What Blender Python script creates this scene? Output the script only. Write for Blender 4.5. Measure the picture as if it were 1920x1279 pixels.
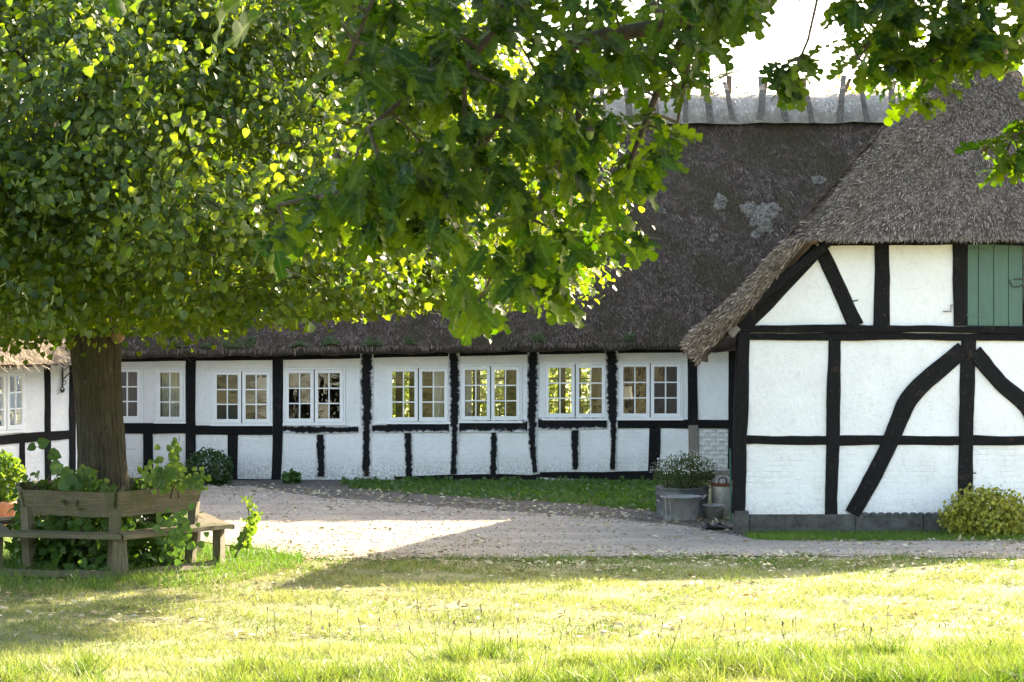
import bpy, math, random
import numpy as np
from mathutils import Vector, Matrix
random.seed(7)
RS = np.random.RandomState(11)
for o in list(bpy.data.objects): bpy.data.objects.remove(o)
scene = bpy.context.scene
COL = scene.collection
# ------------------------------------------------------------------ camera, sky, sun, exposure
F = 4000.0; CX = 960.0; HY = 575.0; CH = 2.9          # focal length, principal column, horizon row (photo px), eye height (m)
cd = bpy.data.cameras.new('camera'); cam = bpy.data.objects.new('camera', cd); COL.objects.link(cam)
cam.location = (0, 0, CH); cam.rotation_euler = (math.pi/2, 0, 0)
cd.sensor_width = 36; cd.lens = F/1920*36; cd.shift_y = -(639.5-HY)/1920; cd.clip_end = 3000; cd.clip_start = .1
cd.dof.use_dof = True; cd.dof.focus_distance = 29; cd.dof.aperture_fstop = 24
scene.camera = cam
SUN_H = Vector((1.33, 1.38, 1.0)).normalized()         # direction towards the sun
elev = math.asin(SUN_H.z); azim = math.atan2(SUN_H.x, SUN_H.y)
w = bpy.data.worlds.new('World'); scene.world = w; w.use_nodes = True
nt = w.node_tree; nt.nodes.clear()
sky = nt.nodes.new('ShaderNodeTexSky'); sky.sky_type = 'NISHITA'; sky.sun_disc = False
sky.sun_elevation = elev; sky.sun_rotation = azim; sky.air_density = 1.0; sky.dust_density = 2.2; sky.ozone_density = 1.0
bg = nt.nodes.new('ShaderNodeBackground'); bg.inputs[1].default_value = 0.15
wo = nt.nodes.new('ShaderNodeOutputWorld')
nt.links.new(sky.outputs[0], bg.inputs[0]); nt.links.new(bg.outputs[0], wo.inputs[0])
sd = bpy.data.lights.new('sun', 'SUN'); sun = bpy.data.objects.new('sun', sd); COL.objects.link(sun)
sd.energy = 4.5; sd.angle = math.radians(.53); sd.color = (1.0, .93, .80)
sun.rotation_euler = (-SUN_H).to_track_quat('-Z', 'Y').to_euler(); sun.location = (20, 25, 30)
scene.view_settings.view_transform = 'Standard'; scene.view_settings.look = 'None'
scene.view_settings.exposure = 2.75; scene.view_settings.gamma = 1.0
scene.view_settings.use_white_balance = True; scene.view_settings.white_balance_temperature = 7600; scene.view_settings.white_balance_tint = 12

def P(px, py, Y): return Vector(((px-CX)/F*Y, Y, CH-(py-HY)/F*Y))
def wx(px, Y): return (px-CX)/F*Y
def wz(py, Y): return CH-(py-HY)/F*Y

# ------------------------------------------------------------------ material helpers
def new_mat(name):
    m = bpy.data.materials.new(name); m.use_nodes = True
    return m, m.node_tree, m.node_tree.nodes['Principled BSDF']
def N(nt, t, **kw):
    n = nt.nodes.new(t)
    for k, v in kw.items():
        if k.startswith('i_'):
            key = k[2:]; key = int(key) if key.isdigit() else key
            n.inputs[key].default_value = v
        else: setattr(n, k, v)
    return n
def noise(nt, vec, scale, detail=4, rough=.6):
    n = N(nt, 'ShaderNodeTexNoise'); n.inputs['Scale'].default_value = scale
    n.inputs['Detail'].default_value = detail; n.inputs['Roughness'].default_value = rough
    if vec is not None: nt.links.new(vec, n.inputs['Vector'])
    return n.outputs['Fac']
def coords(nt, sc=(1,1,1), kind='Object', rot=(0,0,0)):
    t = N(nt, 'ShaderNodeTexCoord'); mp = N(nt, 'ShaderNodeMapping')
    mp.inputs['Scale'].default_value = sc; mp.inputs['Rotation'].default_value = rot
    nt.links.new(t.outputs[kind], mp.inputs['Vector']); return mp.outputs[0]
def ramp(nt, fac, stops):
    r = N(nt, 'ShaderNodeValToRGB'); e = r.color_ramp.elements
    while len(e) < len(stops): e.new(.5)
    for i, (p, c) in enumerate(stops):
        e[i].position = p; e[i].color = (c, c, c, 1) if isinstance(c, (int, float)) else (*c, 1)
    nt.links.new(fac, r.inputs[0]); return r.outputs[0]
def mixc(nt, fac, a, b, mode='MIX'):
    n = N(nt, 'ShaderNodeMix', data_type='RGBA', blend_type=mode)
    for s, v in ((n.inputs[0], fac), (n.inputs[6], a), (n.inputs[7], b)):
        if isinstance(v, bpy.types.NodeSocket): nt.links.new(v, s)
        else: s.default_value = v if isinstance(v, (int, float)) else (*v, 1)
    return n.outputs[2]
def bump(nt, h, strength=.5, dist=.01, nrm=None):
    b = N(nt, 'ShaderNodeBump'); b.inputs['Strength'].default_value = strength; b.inputs['Distance'].default_value = dist
    nt.links.new(h, b.inputs['Height'])
    if nrm is not None: nt.links.new(nrm, b.inputs['Normal'])
    return b.outputs[0]
def attr(nt, name='rnd'):
    return N(nt, 'ShaderNodeAttribute', attribute_name=name).outputs['Fac']
def setb(nt, b, col=None, rough=None, nrm=None, **kw):
    for key, v in (('Base Color', col), ('Roughness', rough), ('Normal', nrm)):
        if v is None: continue
        if isinstance(v, bpy.types.NodeSocket): nt.links.new(v, b.inputs[key])
        else: b.inputs[key].default_value = v if isinstance(v, (int, float)) else (*v, 1)
    for k, v in kw.items(): b.inputs[k.replace('_', ' ')].default_value = v
M = {}
def plaster(name, brick):
    m, nt, b = new_mat(name); c = coords(nt)
    n1 = noise(nt, c, 2.2, 6); n2 = noise(nt, c, 16, 7, .7); n3 = noise(nt, c, 60, 3)
    col = mixc(nt, ramp(nt, n1, [(.3, .0), (.75, .8)]), (.80, .80, .79), (.69, .69, .675))
    stain = ramp(nt, n2, [(.53, .0), (.76, .6)]); col = mixc(nt, stain, col, (.52, .51, .48)); chips = ramp(nt, noise(nt, c, 30, 3, .8), [(.70, 0.), (.75, .8)]); col = mixc(nt, chips, col, (.30, .29, .27))
    # splash dirt low on the wall
    z = N(nt, 'ShaderNodeSeparateXYZ'); nt.links.new(c, z.inputs[0])
    lo = N(nt, 'ShaderNodeMapRange', i_1=-.2, i_2=.34, i_3=1., i_4=0.); nt.links.new(z.outputs[2], lo.inputs[0])
    d = N(nt, 'ShaderNodeMath', operation='MULTIPLY'); nt.links.new(lo.outputs[0], d.inputs[0])
    nt.links.new(ramp(nt, noise(nt, c, 22, 6, .75), [(.40, 0.), (.62, 1.)]), d.inputs[1])
    col = mixc(nt, d.outputs[0], col, (.19, .19, .175))
    h = N(nt, 'ShaderNodeMath', operation='ADD'); nt.links.new(n2, h.inputs[0]); nt.links.new(n1, h.inputs[1])
    nr = bump(nt, h.outputs[0], .75, .022); nr = bump(nt, n3, .3, .004, nr)
    if brick:
        c2 = coords(nt, (1, 1, 1), rot=(math.pi/2, 0, 0))
        bt = N(nt, 'ShaderNodeTexBrick'); bt.inputs['Scale'].default_value = 1
        bt.inputs['Brick Width'].default_value = .25; bt.inputs['Row Height'].default_value = .075
        bt.inputs['Mortar Size'].default_value = .006; bt.inputs['Mortar Smooth'].default_value = .8; bt.inputs['Bias'].default_value = 0
        dist = N(nt, 'ShaderNodeVectorMath', operation='ADD'); nt.links.new(c2, dist.inputs[0])
        nn = N(nt, 'ShaderNodeTexNoise'); nn.inputs['Scale'].default_value = 5; nt.links.new(c2, nn.inputs[0])
        sc = N(nt, 'ShaderNodeVectorMath', operation='SCALE'); nt.links.new(nn.outputs['Color'], sc.inputs[0]); sc.inputs['Scale'].default_value = .025
        nt.links.new(sc.outputs[0], dist.inputs[1]); nt.links.new(dist.outputs[0], bt.inputs['Vector'])
        fade = N(nt, 'ShaderNodeMath', operation='MULTIPLY'); nt.links.new(bt.outputs['Fac'], fade.inputs[0])
        nt.links.new(ramp(nt, noise(nt, c, 3.1, 3), [(.45, 0.), (.62, 1.)]), fade.inputs[1])
        inv = N(nt, 'ShaderNodeMath', operation='SUBTRACT'); inv.inputs[0].default_value = 1; nt.links.new(fade.outputs[0], inv.inputs[1])
        nr = bump(nt, inv.outputs[0], .6, .008, nr)
        f2 = N(nt, 'ShaderNodeMath', operation='MULTIPLY'); nt.links.new(fade.outputs[0], f2.inputs[0]); f2.inputs[1].default_value = .35
        col = mixc(nt, f2.outputs[0], col, (.45, .45, .44))
    setb(nt, b, col, .85, nr); M[name] = m
plaster('limewash', False); plaster('limewash_brick', True)
def timber(name, base, fleck, white_edge):
    m, nt, b = new_mat(name)
    uv = coords(nt, (2.5, 7, 1), 'UV'); ob = coords(nt)
    g = noise(nt, coords(nt, (14, 2.2, 1), 'UV'), 1.0, 7, .7)
    n1 = noise(nt, ob, 26, 5, .7); n2 = noise(nt, ob, 6, 5, .65)
    col = mixc(nt, ramp(nt, g, [(.35, 0.), (.7, 1.)]), base, tuple(x*3.5+.006 for x in base))
    col = mixc(nt, ramp(nt, n1, [(.62, 0.), (.70, .8)]), col, fleck)
    col = mixc(nt, ramp(nt, n2, [(.60, 0.), (.70, .55)]), col, (.07, .045, .032))
    col = mixc(nt, ramp(nt, noise(nt, coords(nt, (7, 1.1, 1), 'UV'), 1.0, 6, .75), [(.60, 0.), (.72, .75)]), col, (.085, .066, .052))
    if white_edge > 0:
        s = N(nt, 'ShaderNodeSeparateXYZ'); t = N(nt, 'ShaderNodeTexCoord'); nt.links.new(t.outputs['UV'], s.inputs[0])
        a = N(nt, 'ShaderNodeMath', operation='ABSOLUTE'); nt.links.new(s.outputs[0], a.inputs[0])
        ad = N(nt, 'ShaderNodeMath', operation='MULTIPLY_ADD'); nt.links.new(noise(nt, ob, 16, 5, .6), ad.inputs[0]); ad.inputs[1].default_value = 1.1
        nt.links.new(a.outputs[0], ad.inputs[2])
        ad2 = N(nt, 'ShaderNodeMath', operation='MULTIPLY_ADD'); nt.links.new(n2, ad2.inputs[0]); ad2.inputs[1].default_value = .9
        nt.links.new(ad.outputs[0], ad2.inputs[2])
        col = mixc(nt, ramp(nt, ad2.outputs[0], [(0, 0.), (1., 1.)]) if False else
                   (lambda mr: (nt.links.new(ad2.outputs[0], mr.inputs[0]), mr.outputs[0])[1])(N(nt, 'ShaderNodeMapRange', i_1=1.83-white_edge*.30, i_2=2.10-white_edge*.30, i_3=0., i_4=1.)),
                   col, (.74, .74, .73))
    nr = bump(nt, g, 1., .03); nr = bump(nt, n1, .8, .012, nr)
    setb(nt, b, col, .8, nr); b.inputs['Specular IOR Level'].default_value = .18; M[name] = m
timber('tarred_timber', (.0040, .0040, .0042), (.10, .09, .085), 0)
timber('tarred_worn', (.0045, .0045, .0048), (.13, .12, .115), 1.0)
timber('bare_timber', (.12, .105, .09), (.04, .035, .03), 0)
def simple(name, c1, c2, scale, rough, bs=.4, bd=.006, metallic=0., lo=.35, hi=.7):
    m, nt, b = new_mat(name); c = coords(nt)
    n = noise(nt, c, scale, 6, .65)
    setb(nt, b, mixc(nt, ramp(nt, n, [(lo, 0.), (hi, 1.)]), c1, c2), rough, bump(nt, noise(nt, c, scale*3, 5), bs, bd)); b.inputs['Metallic'].default_value = metallic
    M[name] = m; return m
simple('window_paint', (.80, .81, .81), (.74, .75, .75), 9, .45, .12, .002)
simple('stone_plinth', (.035, .036, .033), (.095, .095, .085), 8, .9, .9, .02)
simple('zinc', (.17, .175, .175), (.34, .345, .34), 9, .45, .15, .003, .35)
simple('zinc_dark', (.055, .06, .066), (.14, .15, .16), 8, .5, .15, .003, .3)
simple('rust', (.10, .035, .015), (.19, .08, .035), 30, .85, .4, .004)
simple('milk_can_metal', (.26, .265, .26), (.42, .425, .41), 10, .45, .1, .002, .4)
simple('terracotta', (.38, .13, .07), (.50, .24, .16), 6, .85)
simple('black_iron', (.010, .010, .011), (.02, .02, .022), 30, .5)
simple('black_leather', (.009, .009, .009), (.022, .02, .02), 20, .4)
simple('soil', (.03, .022, .015), (.055, .04, .028), 25, .95, 1, .02)
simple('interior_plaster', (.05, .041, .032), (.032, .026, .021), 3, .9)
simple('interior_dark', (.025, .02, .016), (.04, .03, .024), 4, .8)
simple('brown_door', (.12, .05, .025), (.17, .075, .04), 10, .6)
simple('teal_paint', (.02, .055, .06), (.03, .07, .075), 10, .6)
simple('curtain_cloth', (.55, .55, .53), (.48, .48, .46), 12, .9)
simple('lamp_shade_cloth', (.75, .74, .70), (.70, .69, .66), 12, .9)
simple('green_stake', (.01, .09, .055), (.015, .12, .08), 20, .5)
simple('cable_white', (.6, .6, .57), (.5, .5, .48), 20, .6)
simple('tile_red', (.20, .07, .045), (.27, .11, .07), 12, .8)
simple('ridge_wood', (.035, .028, .021), (.14, .115, .09), 22, .85, .8, .01)
simple('acorn_green', (.14, .22, .05), (.20, .28, .07), 20, .45)
simple('lichen', (.085, .066, .048), (.29, .26, .205), 26, .95, 1., .05, 0., .38, .58)
simple('pebble', (.12, .105, .09), (.34, .31, .275), 14, .9, .3, .004)
simple('moss', (.022, .038, .008), (.055, .08, .016), 26, .95, 1., .03)
simple('flower_white', (.75, .75, .70), (.7, .7, .62), 20, .8)
simple('seed_head', (.05, .03, .02), (.09, .06, .035), 40, .9)
# weathered bench wood
m, nt, b = new_mat('bench_wood'); g = noise(nt, coords(nt, (1.3, 34, 1), 'UV'), 1.6, 7, .7); ob = coords(nt); n2 = noise(nt, ob, 7, 6, .7); n3 = noise(nt, ob, 45, 4)
col = mixc(nt, ramp(nt, g, [(.3, 0.), (.72, 1.)]), (.042, .033, .018), (.155, .128, .080))
col = mixc(nt, ramp(nt, n2, [(.44, 0.), (.64, .75)]), col, (.050, .058, .016))
col = mixc(nt, ramp(nt, n3, [(.62, 0.), (.70, .6)]), col, (.27, .27, .22))
setb(nt, b, col, .85, bump(nt, g, .8, .008)); M['bench_wood'] = m
# green hatch boards
m, nt, b = new_mat('green_boards'); g = noise(nt, coords(nt, (9, 1.2, 1), 'UV'), 2.2, 7, .7); ob = coords(nt)
col = mixc(nt, ramp(nt, g, [(.3, 0.), (.75, 1.)]), (.040, .098, .070), (.070, .140, .105))
col = mixc(nt, ramp(nt, noise(nt, ob, 30, 5, .7), [(.68, 0.), (.74, .6)]), col, (.19, .25, .21))
setb(nt, b, col, .6, bump(nt, g, .5, .006)); M['green_boards'] = m
# bark
m, nt, b = new_mat('bark'); c = coords(nt, (1, 1, .22)); g = noise(nt, c, 26, 7, .72); g2 = noise(nt, coords(nt), 2.2, 5)
v = N(nt, 'ShaderNodeTexVoronoi', feature='DISTANCE_TO_EDGE'); v.inputs['Scale'].default_value = 24; nt.links.new(coords(nt, (1, 1, .16)), v.inputs[0])
col = mixc(nt, ramp(nt, g, [(.32, 0.), (.7, 1.)]), (.018, .014, .009), (.078, .066, .045))
col = mixc(nt, ramp(nt, g2, [(.42, 0.), (.66, .75)]), col, (.050, .052, .015))
col = mixc(nt, ramp(nt, noise(nt, coords(nt), 9, 6, .7), [(.62, 0.), (.70, .6)]), col, (.16, .165, .12))
setb(nt, b, col, .92, bump(nt, g, 1., .03, bump(nt, v.outputs[0], .8, .03))); M['bark'] = m
m, nt, b = new_mat('cut_wood'); setb(nt, b, mixc(nt, noise(nt, coords(nt), 40), (.30, .19, .10), (.17, .10, .055)), .8); M['cut_wood'] = m
simple('twig_bark', (.035, .027, .018), (.075, .058, .040), 50, .9)
# thatch: the body, and the loose straw ends that stand out of it
def thatch(name, dark, mid, light, moss, moss_amt):
    m, nt, b = new_mat(name); c = coords(nt)
    n1 = noise(nt, c, 1.1, 6, .65); n2 = noise(nt, c, 7, 7, .75); n3 = noise(nt, c, 55, 4, .7)
    col = mixc(nt, ramp(nt, n3, [(.34, 0.), (.68, 1.)]), dark, mid)
    col = mixc(nt, ramp(nt, n2, [(.48, 0.), (.70, .8)]), col, light)
    col = mixc(nt, ramp(nt, n1, [(.44, 0.), (.60, moss_amt)]), col, moss)
    h = N(nt, 'ShaderNodeMath', operation='ADD'); nt.links.new(n2, h.inputs[0]); nt.links.new(n3, h.inputs[1])
    setb(nt, b, col, .95, bump(nt, h.outputs[0], 1., .06)); M[name] = m
    m, nt, b = new_mat(name+'_straw'); a = attr(nt); c = coords(nt)
    col = ramp(nt, a, [(0, tuple(x*.7 for x in dark)), (.45, mid), (.8, light), (1, tuple(min(1, x*1.4) for x in light))])
    col = mixc(nt, ramp(nt, noise(nt, c, 1.1, 6, .65), [(.44, 0.), (.60, moss_amt*.85)]), col, moss)
    setb(nt, b, col, .8); M[name+'_straw'] = m
thatch('old_thatch', (.020, .0120, .0070), (.096, .062, .041), (.225, .162, .128), (.050, .035, .010), .9)
thatch('wing_thatch', (.032, .021, .013), (.155, .112, .080), (.40, .315, .245), (.080, .062, .018), .35)
thatch('ridge_straw', (.24, .21, .175), (.60, .545, .48), (.80, .745, .66), (.44, .38, .31), .35)
thatch('new_thatch', (.10, .07, .042), (.22, .165, .105), (.33, .27, .19), (.12, .10, .05), .3)
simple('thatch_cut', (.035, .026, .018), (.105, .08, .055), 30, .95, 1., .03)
# foliage
def leaf_mat(name, c0, c1, t0, t1, trans=.42, rough=.42):
    m, nt, b = new_mat(name); a = attr(nt)
    setb(nt, b, mixc(nt, a, c0, c1), rough); b.inputs['Specular IOR Level'].default_value = .32
    tr = N(nt, 'ShaderNodeBsdfTranslucent'); nt.links.new(mixc(nt, a, t0, t1), tr.inputs[0])
    mx = N(nt, 'ShaderNodeMixShader'); mx.inputs[0].default_value = trans
    out = nt.nodes['Material Output']; nt.links.new(b.outputs[0], mx.inputs[1]); nt.links.new(tr.outputs[0], mx.inputs[2]); nt.links.new(mx.outputs[0], out.inputs[0])
    M[name] = m
leaf_mat('linden_leaf', (.008, .026, .004), (.030, .062, .007), (.14, .30, .006), (.44, .54, .02), .36, .42)
leaf_mat('linden_bract', (.12, .17, .05), (.22, .26, .10), (.25, .30, .08), (.34, .38, .13))
leaf_mat('oak_leaf', (.004, .016, .004), (.013, .036, .005), (.05, .20, .002), (.34, .56, .010), .22, .42)
nt = M['oak_leaf'].node_tree; pb = nt.nodes['Principled BSDF']; pb.inputs['Specular IOR Level'].default_value = .14; pb.inputs['Roughness'].default_value = .55; src = pb.inputs['Base Color'].links[0].from_socket
pw = N(nt, 'ShaderNodeMath', operation='POWER'); nt.links.new(attr(nt, 'rib'), pw.inputs[0]); pw.inputs[1].default_value = 9.; vm = N(nt, 'ShaderNodeMath', operation='MULTIPLY'); nt.links.new(pw.outputs[0], vm.inputs[0]); vm.inputs[1].default_value = .7
nt.links.new(mixc(nt, vm.outputs[0], src, (.10, .15, .04)), pb.inputs['Base Color'])
leaf_mat('grass_blade', (.040, .078, .012), (.255, .265, .085), (.13, .24, .012), (.38, .39, .10), .34, .5)
leaf_mat('grass_lush', (.040, .100, .016), (.11, .18, .032), (.10, .24, .012), (.20, .34, .03), .42, .5)
leaf_mat('grass_bank', (.026, .066, .009), (.12, .145, .03), (.10, .21, .010), (.26, .32, .045), .36, .5)
leaf_mat('weed_leaf', (.030, .080, .016), (.06, .12, .024), (.09, .20, .01), (.15, .28, .03), .35, .5)
leaf_mat('box_leaf', (.016, .045, .012), (.035, .080, .018), (.05, .12, .01), (.09, .17, .02), .3, .45)
leaf_mat('yellow_shrub_leaf', (.15, .19, .026), (.44, .40, .06), (.2, .24, .02), (.38, .34, .05), .35, .5)
leaf_mat('garden_leaf', (.05, .11, .02), (.11, .16, .03), (.28, .40, .03), (.46, .50, .07), .5, .5)
leaf_mat('young_leaf', (.028, .075, .012), (.07, .13, .022), (.18, .36, .015), (.34, .48, .04), .38, .45)
leaf_mat('conifer_needle', (.03, .055, .02), (.07, .08, .03), (.05, .09, .01), (.10, .12, .03), .25, .6)
leaf_mat('daisy_leaf', (.030, .066, .016), (.065, .10, .028), (.08, .14, .02), (.16, .2, .05), .3, .6)
leaf_mat('fallen_leaf', (.17, .12, .055), (.60, .55, .37), (.18, .14, .05), (.3, .26, .12), .2, .8)
# glass: what a pane does, mirror at a slant and clear through
m, nt, b = new_mat('glass'); nt.nodes.remove(b)
tr = N(nt, 'ShaderNodeBsdfTransparent'); tr.inputs[0].default_value = (.90, .93, .91, 1); gl = N(nt, 'ShaderNodeBsdfGlossy'); gl.inputs['Roughness'].default_value = .0
fr = N(nt, 'ShaderNodeFresnel'); fr.inputs[0].default_value = 1.52
mu = N(nt, 'ShaderNodeMath', operation='MULTIPLY'); mu.inputs[1].default_value = 2.0; nt.links.new(fr.outputs[0], mu.inputs[0])
nt.links.new(bump(nt, noise(nt, coords(nt), 7, 2), .10, .02), gl.inputs['Normal'])
mx = N(nt, 'ShaderNodeMixShader'); nt.links.new(mu.outputs[0], mx.inputs[0]); nt.links.new(tr.outputs[0], mx.inputs[1]); nt.links.new(gl.outputs[0], mx.inputs[2])
nt.links.new(mx.outputs[0], nt.nodes['Material Output'].inputs[0]); M['glass'] = m
# ground sheets
m, nt, b = new_mat('ground_soil'); c = coords(nt); n1 = noise(nt, c, .9, 6); n2 = noise(nt, c, 18, 6, .7); n3 = noise(nt, c, 70, 4)
col = mixc(nt, ramp(nt, n1, [(.38, 0.), (.62, 1.)]), (.13, .14, .045), (.27, .26, .125))
col = mixc(nt, ramp(nt, n2, [(.5, 0.), (.72, .7)]), col, (.30, .27, .17)); col = mixc(nt, ramp(nt, n3, [(.3, .5), (.5, 0.)]), col, (.07, .06, .03))
col = mixc(nt, ramp(nt, noise(nt, c, 5, 6, .7), [(.56, 0.), (.68, .65)]), col, (.10, .078, .045))
setb(nt, b, col, .95, bump(nt, n2, 1, .04)); M['ground_soil'] = m
m, nt, b = new_mat('gravel'); c = coords(nt); n1 = noise(nt, c, 1.3, 6); n2 = noise(nt, c, 34, 6, .75)
v = N(nt, 'ShaderNodeTexVoronoi'); v.inputs['Scale'].default_value = 55; nt.links.new(c, v.inputs[0])
col = mixc(nt, ramp(nt, n1, [(.35, 0.), (.65, 1.)]), (.40, .345, .28), (.30, .26, .21))
col = mixc(nt, ramp(nt, n2, [(.42, 0.), (.66, .8)]), col, (.14, .122, .10)); col = mixc(nt, .45, col, v.outputs['Color'], 'SOFT_LIGHT')
col = mixc(nt, ramp(nt, noise(nt, coords(nt, (.22, 1.6, 1)), 1.0, 5, .6), [(.46, 0.), (.62, .55)]), col, (.19, .16, .125))
setb(nt, b, col, .95, bump(nt, v.outputs['Distance'], .7, .012, bump(nt, n2, .7, .02))); M['gravel'] = m
m, nt, b = new_mat('dark_soil'); c = coords(nt); n2 = noise(nt, c, 14, 7, .75)
setb(nt, b, mixc(nt, ramp(nt, n2, [(.35, 0.), (.68, 1.)]), (.055, .045, .035), (.16, .14, .115)), .95, bump(nt, n2, 1, .05)); M['dark_soil'] = m

# ------------------------------------------------------------------ object helpers
def tag(o, label=None, cat=None, group=None, kind=None):
    if label: o['label'] = label
    if cat: o['category'] = cat
    if group: o['group'] = group
    if kind: o['kind'] = kind
    return o
def thing(name, label, cat, loc, group=None):
    o = bpy.data.objects.new(name, None); COL.objects.link(o); o.location = loc; o.empty_display_size = .2
    return tag(o, label, cat, group)
def adopt(o, parent):
    if parent is not None:
        o.parent = parent
        if parent.type == 'EMPTY': o.matrix_parent_inverse = Matrix.Translation(-Vector(parent.location))
    return o
def link(name, me, mat, parent=None, smooth=False):
    if mat is not None and not me.materials: me.materials.append(M[mat])
    if smooth: me.polygons.foreach_set('use_smooth', np.ones(len(me.polygons), dtype=bool))
    o = bpy.data.objects.new(name, me); COL.objects.link(o); return adopt(o, parent)
def mk(name, V, Fc, mat, parent=None, smooth=False, uv=None):
    me = bpy.data.meshes.new(name); me.from_pydata([tuple(v) for v in V], [], Fc)
    if uv is not None:
        l = me.uv_layers.new(name='UVMap'); vi = np.empty(len(me.loops), dtype=np.int32); me.loops.foreach_get('vertex_index', vi)
        l.data.foreach_set('uv', np.asarray(uv, dtype=np.float32)[vi].ravel())
    me.update(); return link(name, me, mat, parent, smooth)
def np_mesh(name, V, Fa, rnd=None):
    V = np.asarray(V, dtype=np.float32); Fa = np.asarray(Fa, dtype=np.int32); k = Fa.shape[1]
    me = bpy.data.meshes.new(name); me.vertices.add(len(V)); me.vertices.foreach_set('co', V.ravel())
    me.loops.add(Fa.size); me.loops.foreach_set('vertex_index', Fa.ravel()); me.polygons.add(len(Fa))
    me.polygons.foreach_set('loop_start', np.arange(0, Fa.size, k, dtype=np.int32))
    if rnd is not None:
        a = me.attributes.new('rnd', 'FLOAT', 'POINT'); a.data.foreach_set('value', np.asarray(rnd, dtype=np.float32))
    if name in ('leaf', 'foliage') and len(V) % 39 == 0: a = me.attributes.new('rib', 'FLOAT', 'POINT'); a.data.foreach_set('value', np.tile(np.array((0, 1, 0), dtype=np.float32), len(V)//3))
    me.update(calc_edges=True); me.validate(); return me
def bake(T, Fc, pos, ax, nm, size, rnd, width=None):
    """copies of template T (x across, y along, z up) at pos, along ax, facing nm -> verts, faces, rnd"""
    ax = ax/np.linalg.norm(ax, axis=1, keepdims=True); xs = np.cross(ax, nm); xs /= np.linalg.norm(xs, axis=1, keepdims=True)+1e-9
    zs = np.cross(xs, ax); n = len(pos); s = np.asarray(size).reshape(-1, 1, 1); wd = s if width is None else np.asarray(width).reshape(-1, 1, 1)
    V = pos[:, None, :] + T[None, :, 0:1]*wd*xs[:, None, :] + T[None, :, 1:2]*s*ax[:, None, :] + T[None, :, 2:3]*s*zs[:, None, :]
    Fa = (np.asarray(Fc)[None] + (np.arange(n)*len(T))[:, None, None]).reshape(-1, len(Fc[0]))
    return V.reshape(-1, 3), Fa, np.repeat(rnd, len(T))
def rand_dirs(n):
    v = RS.normal(size=(n, 3)); return v/np.linalg.norm(v, axis=1, keepdims=True)
def wob(x, y, z=0, s=1.):
    x, y, z = np.asarray(x)*s, np.asarray(y)*s, np.asarray(z)*s
    return (np.sin(1.7*x+2.1*y+.6*z+1.3)+np.sin(-2.9*x+1.3*y+2.2*z+.4)*.7+np.sin(4.7*x+3.9*y-3.1*z+2.1)*.45+np.sin(8.3*x-7.1*y+6.0*z)*.28)/2.4
def box_geo(x0, x1, y0, y1, z0, z1):
    V = [(x0,y0,z0),(x1,y0,z0),(x1,y1,z0),(x0,y1,z0),(x0,y0,z1),(x1,y0,z1),(x1,y1,z1),(x0,y1,z1)]
    return V, [(0,3,2,1),(4,5,6,7),(0,1,5,4),(1,2,6,5),(2,3,7,6),(3,0,4,7)]
class MB:
    def __init__(s): s.V = []; s.F = []
    def add(s, V, Fc): k = len(s.V); s.V += [tuple(v) for v in V]; s.F += [tuple(i+k for i in f) for f in Fc]; return s
    def box(s, *a): return s.add(*box_geo(*a))
    def build(s, name, mat, parent=None, smooth=False): return mk(name, s.V, s.F, mat, parent, smooth)
def tube_geo(pts, rad, n=8, cap=True):
    pts = [Vector(p) for p in pts]; V = []; Fc = []
    if isinstance(rad, (int, float)): rad = [rad]*len(pts)
    up = Vector((.31, .17, .93))
    for i, p in enumerate(pts):
        t = (pts[min(i+1, len(pts)-1)]-pts[max(i-1, 0)]).normalized()
        a = t.cross(up)
        if a.length < .05: a = t.cross(Vector((1, 0, 0)))
        a.normalize(); b = t.cross(a)
        for k in range(n):
            q = 2*math.pi*k/n; V.append(p+(a*math.cos(q)+b*math.sin(q))*rad[i])
    for i in range(len(pts)-1):
        for k in range(n): Fc.append((i*n+k, i*n+(k+1) % n, (i+1)*n+(k+1) % n, (i+1)*n+k))
    if cap: Fc.append(tuple(range(n-1, -1, -1))); Fc.append(tuple((len(pts)-1)*n+k for k in range(n)))
    return V, Fc
def lathe_geo(c, prof, n=28, sx=1., sy=1.):
    V = []; Fc = []
    for r, z in prof:
        for k in range(n): q = 2*math.pi*k/n; V.append((c[0]+r*sx*math.cos(q), c[1]+r*sy*math.sin(q), c[2]+z))
    for i in range(len(prof)-1):
        for k in range(n): Fc.append((i*n+k, i*n+(k+1) % n, (i+1)*n+(k+1) % n, (i+1)*n+k))
    return V, Fc
def smooth_path(pts, step):
    """Catmull-Rom through pts (tuples of any length), sampled about every step"""
    P_ = [np.array(p, float) for p in pts]; out = []
    for i in range(len(P_)-1):
        a, b, c, d = P_[max(i-1, 0)], P_[i], P_[i+1], P_[min(i+2, len(P_)-1)]
        k = max(1, int(np.linalg.norm(c-b)/step))
        for j in range(k):
            t = j/k; out.append(.5*((2*b)+(-a+c)*t+(2*a-5*b+4*c-d)*t*t+(-a+3*b-3*c+d)*t**3))
    out.append(P_[-1]); return out
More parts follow.
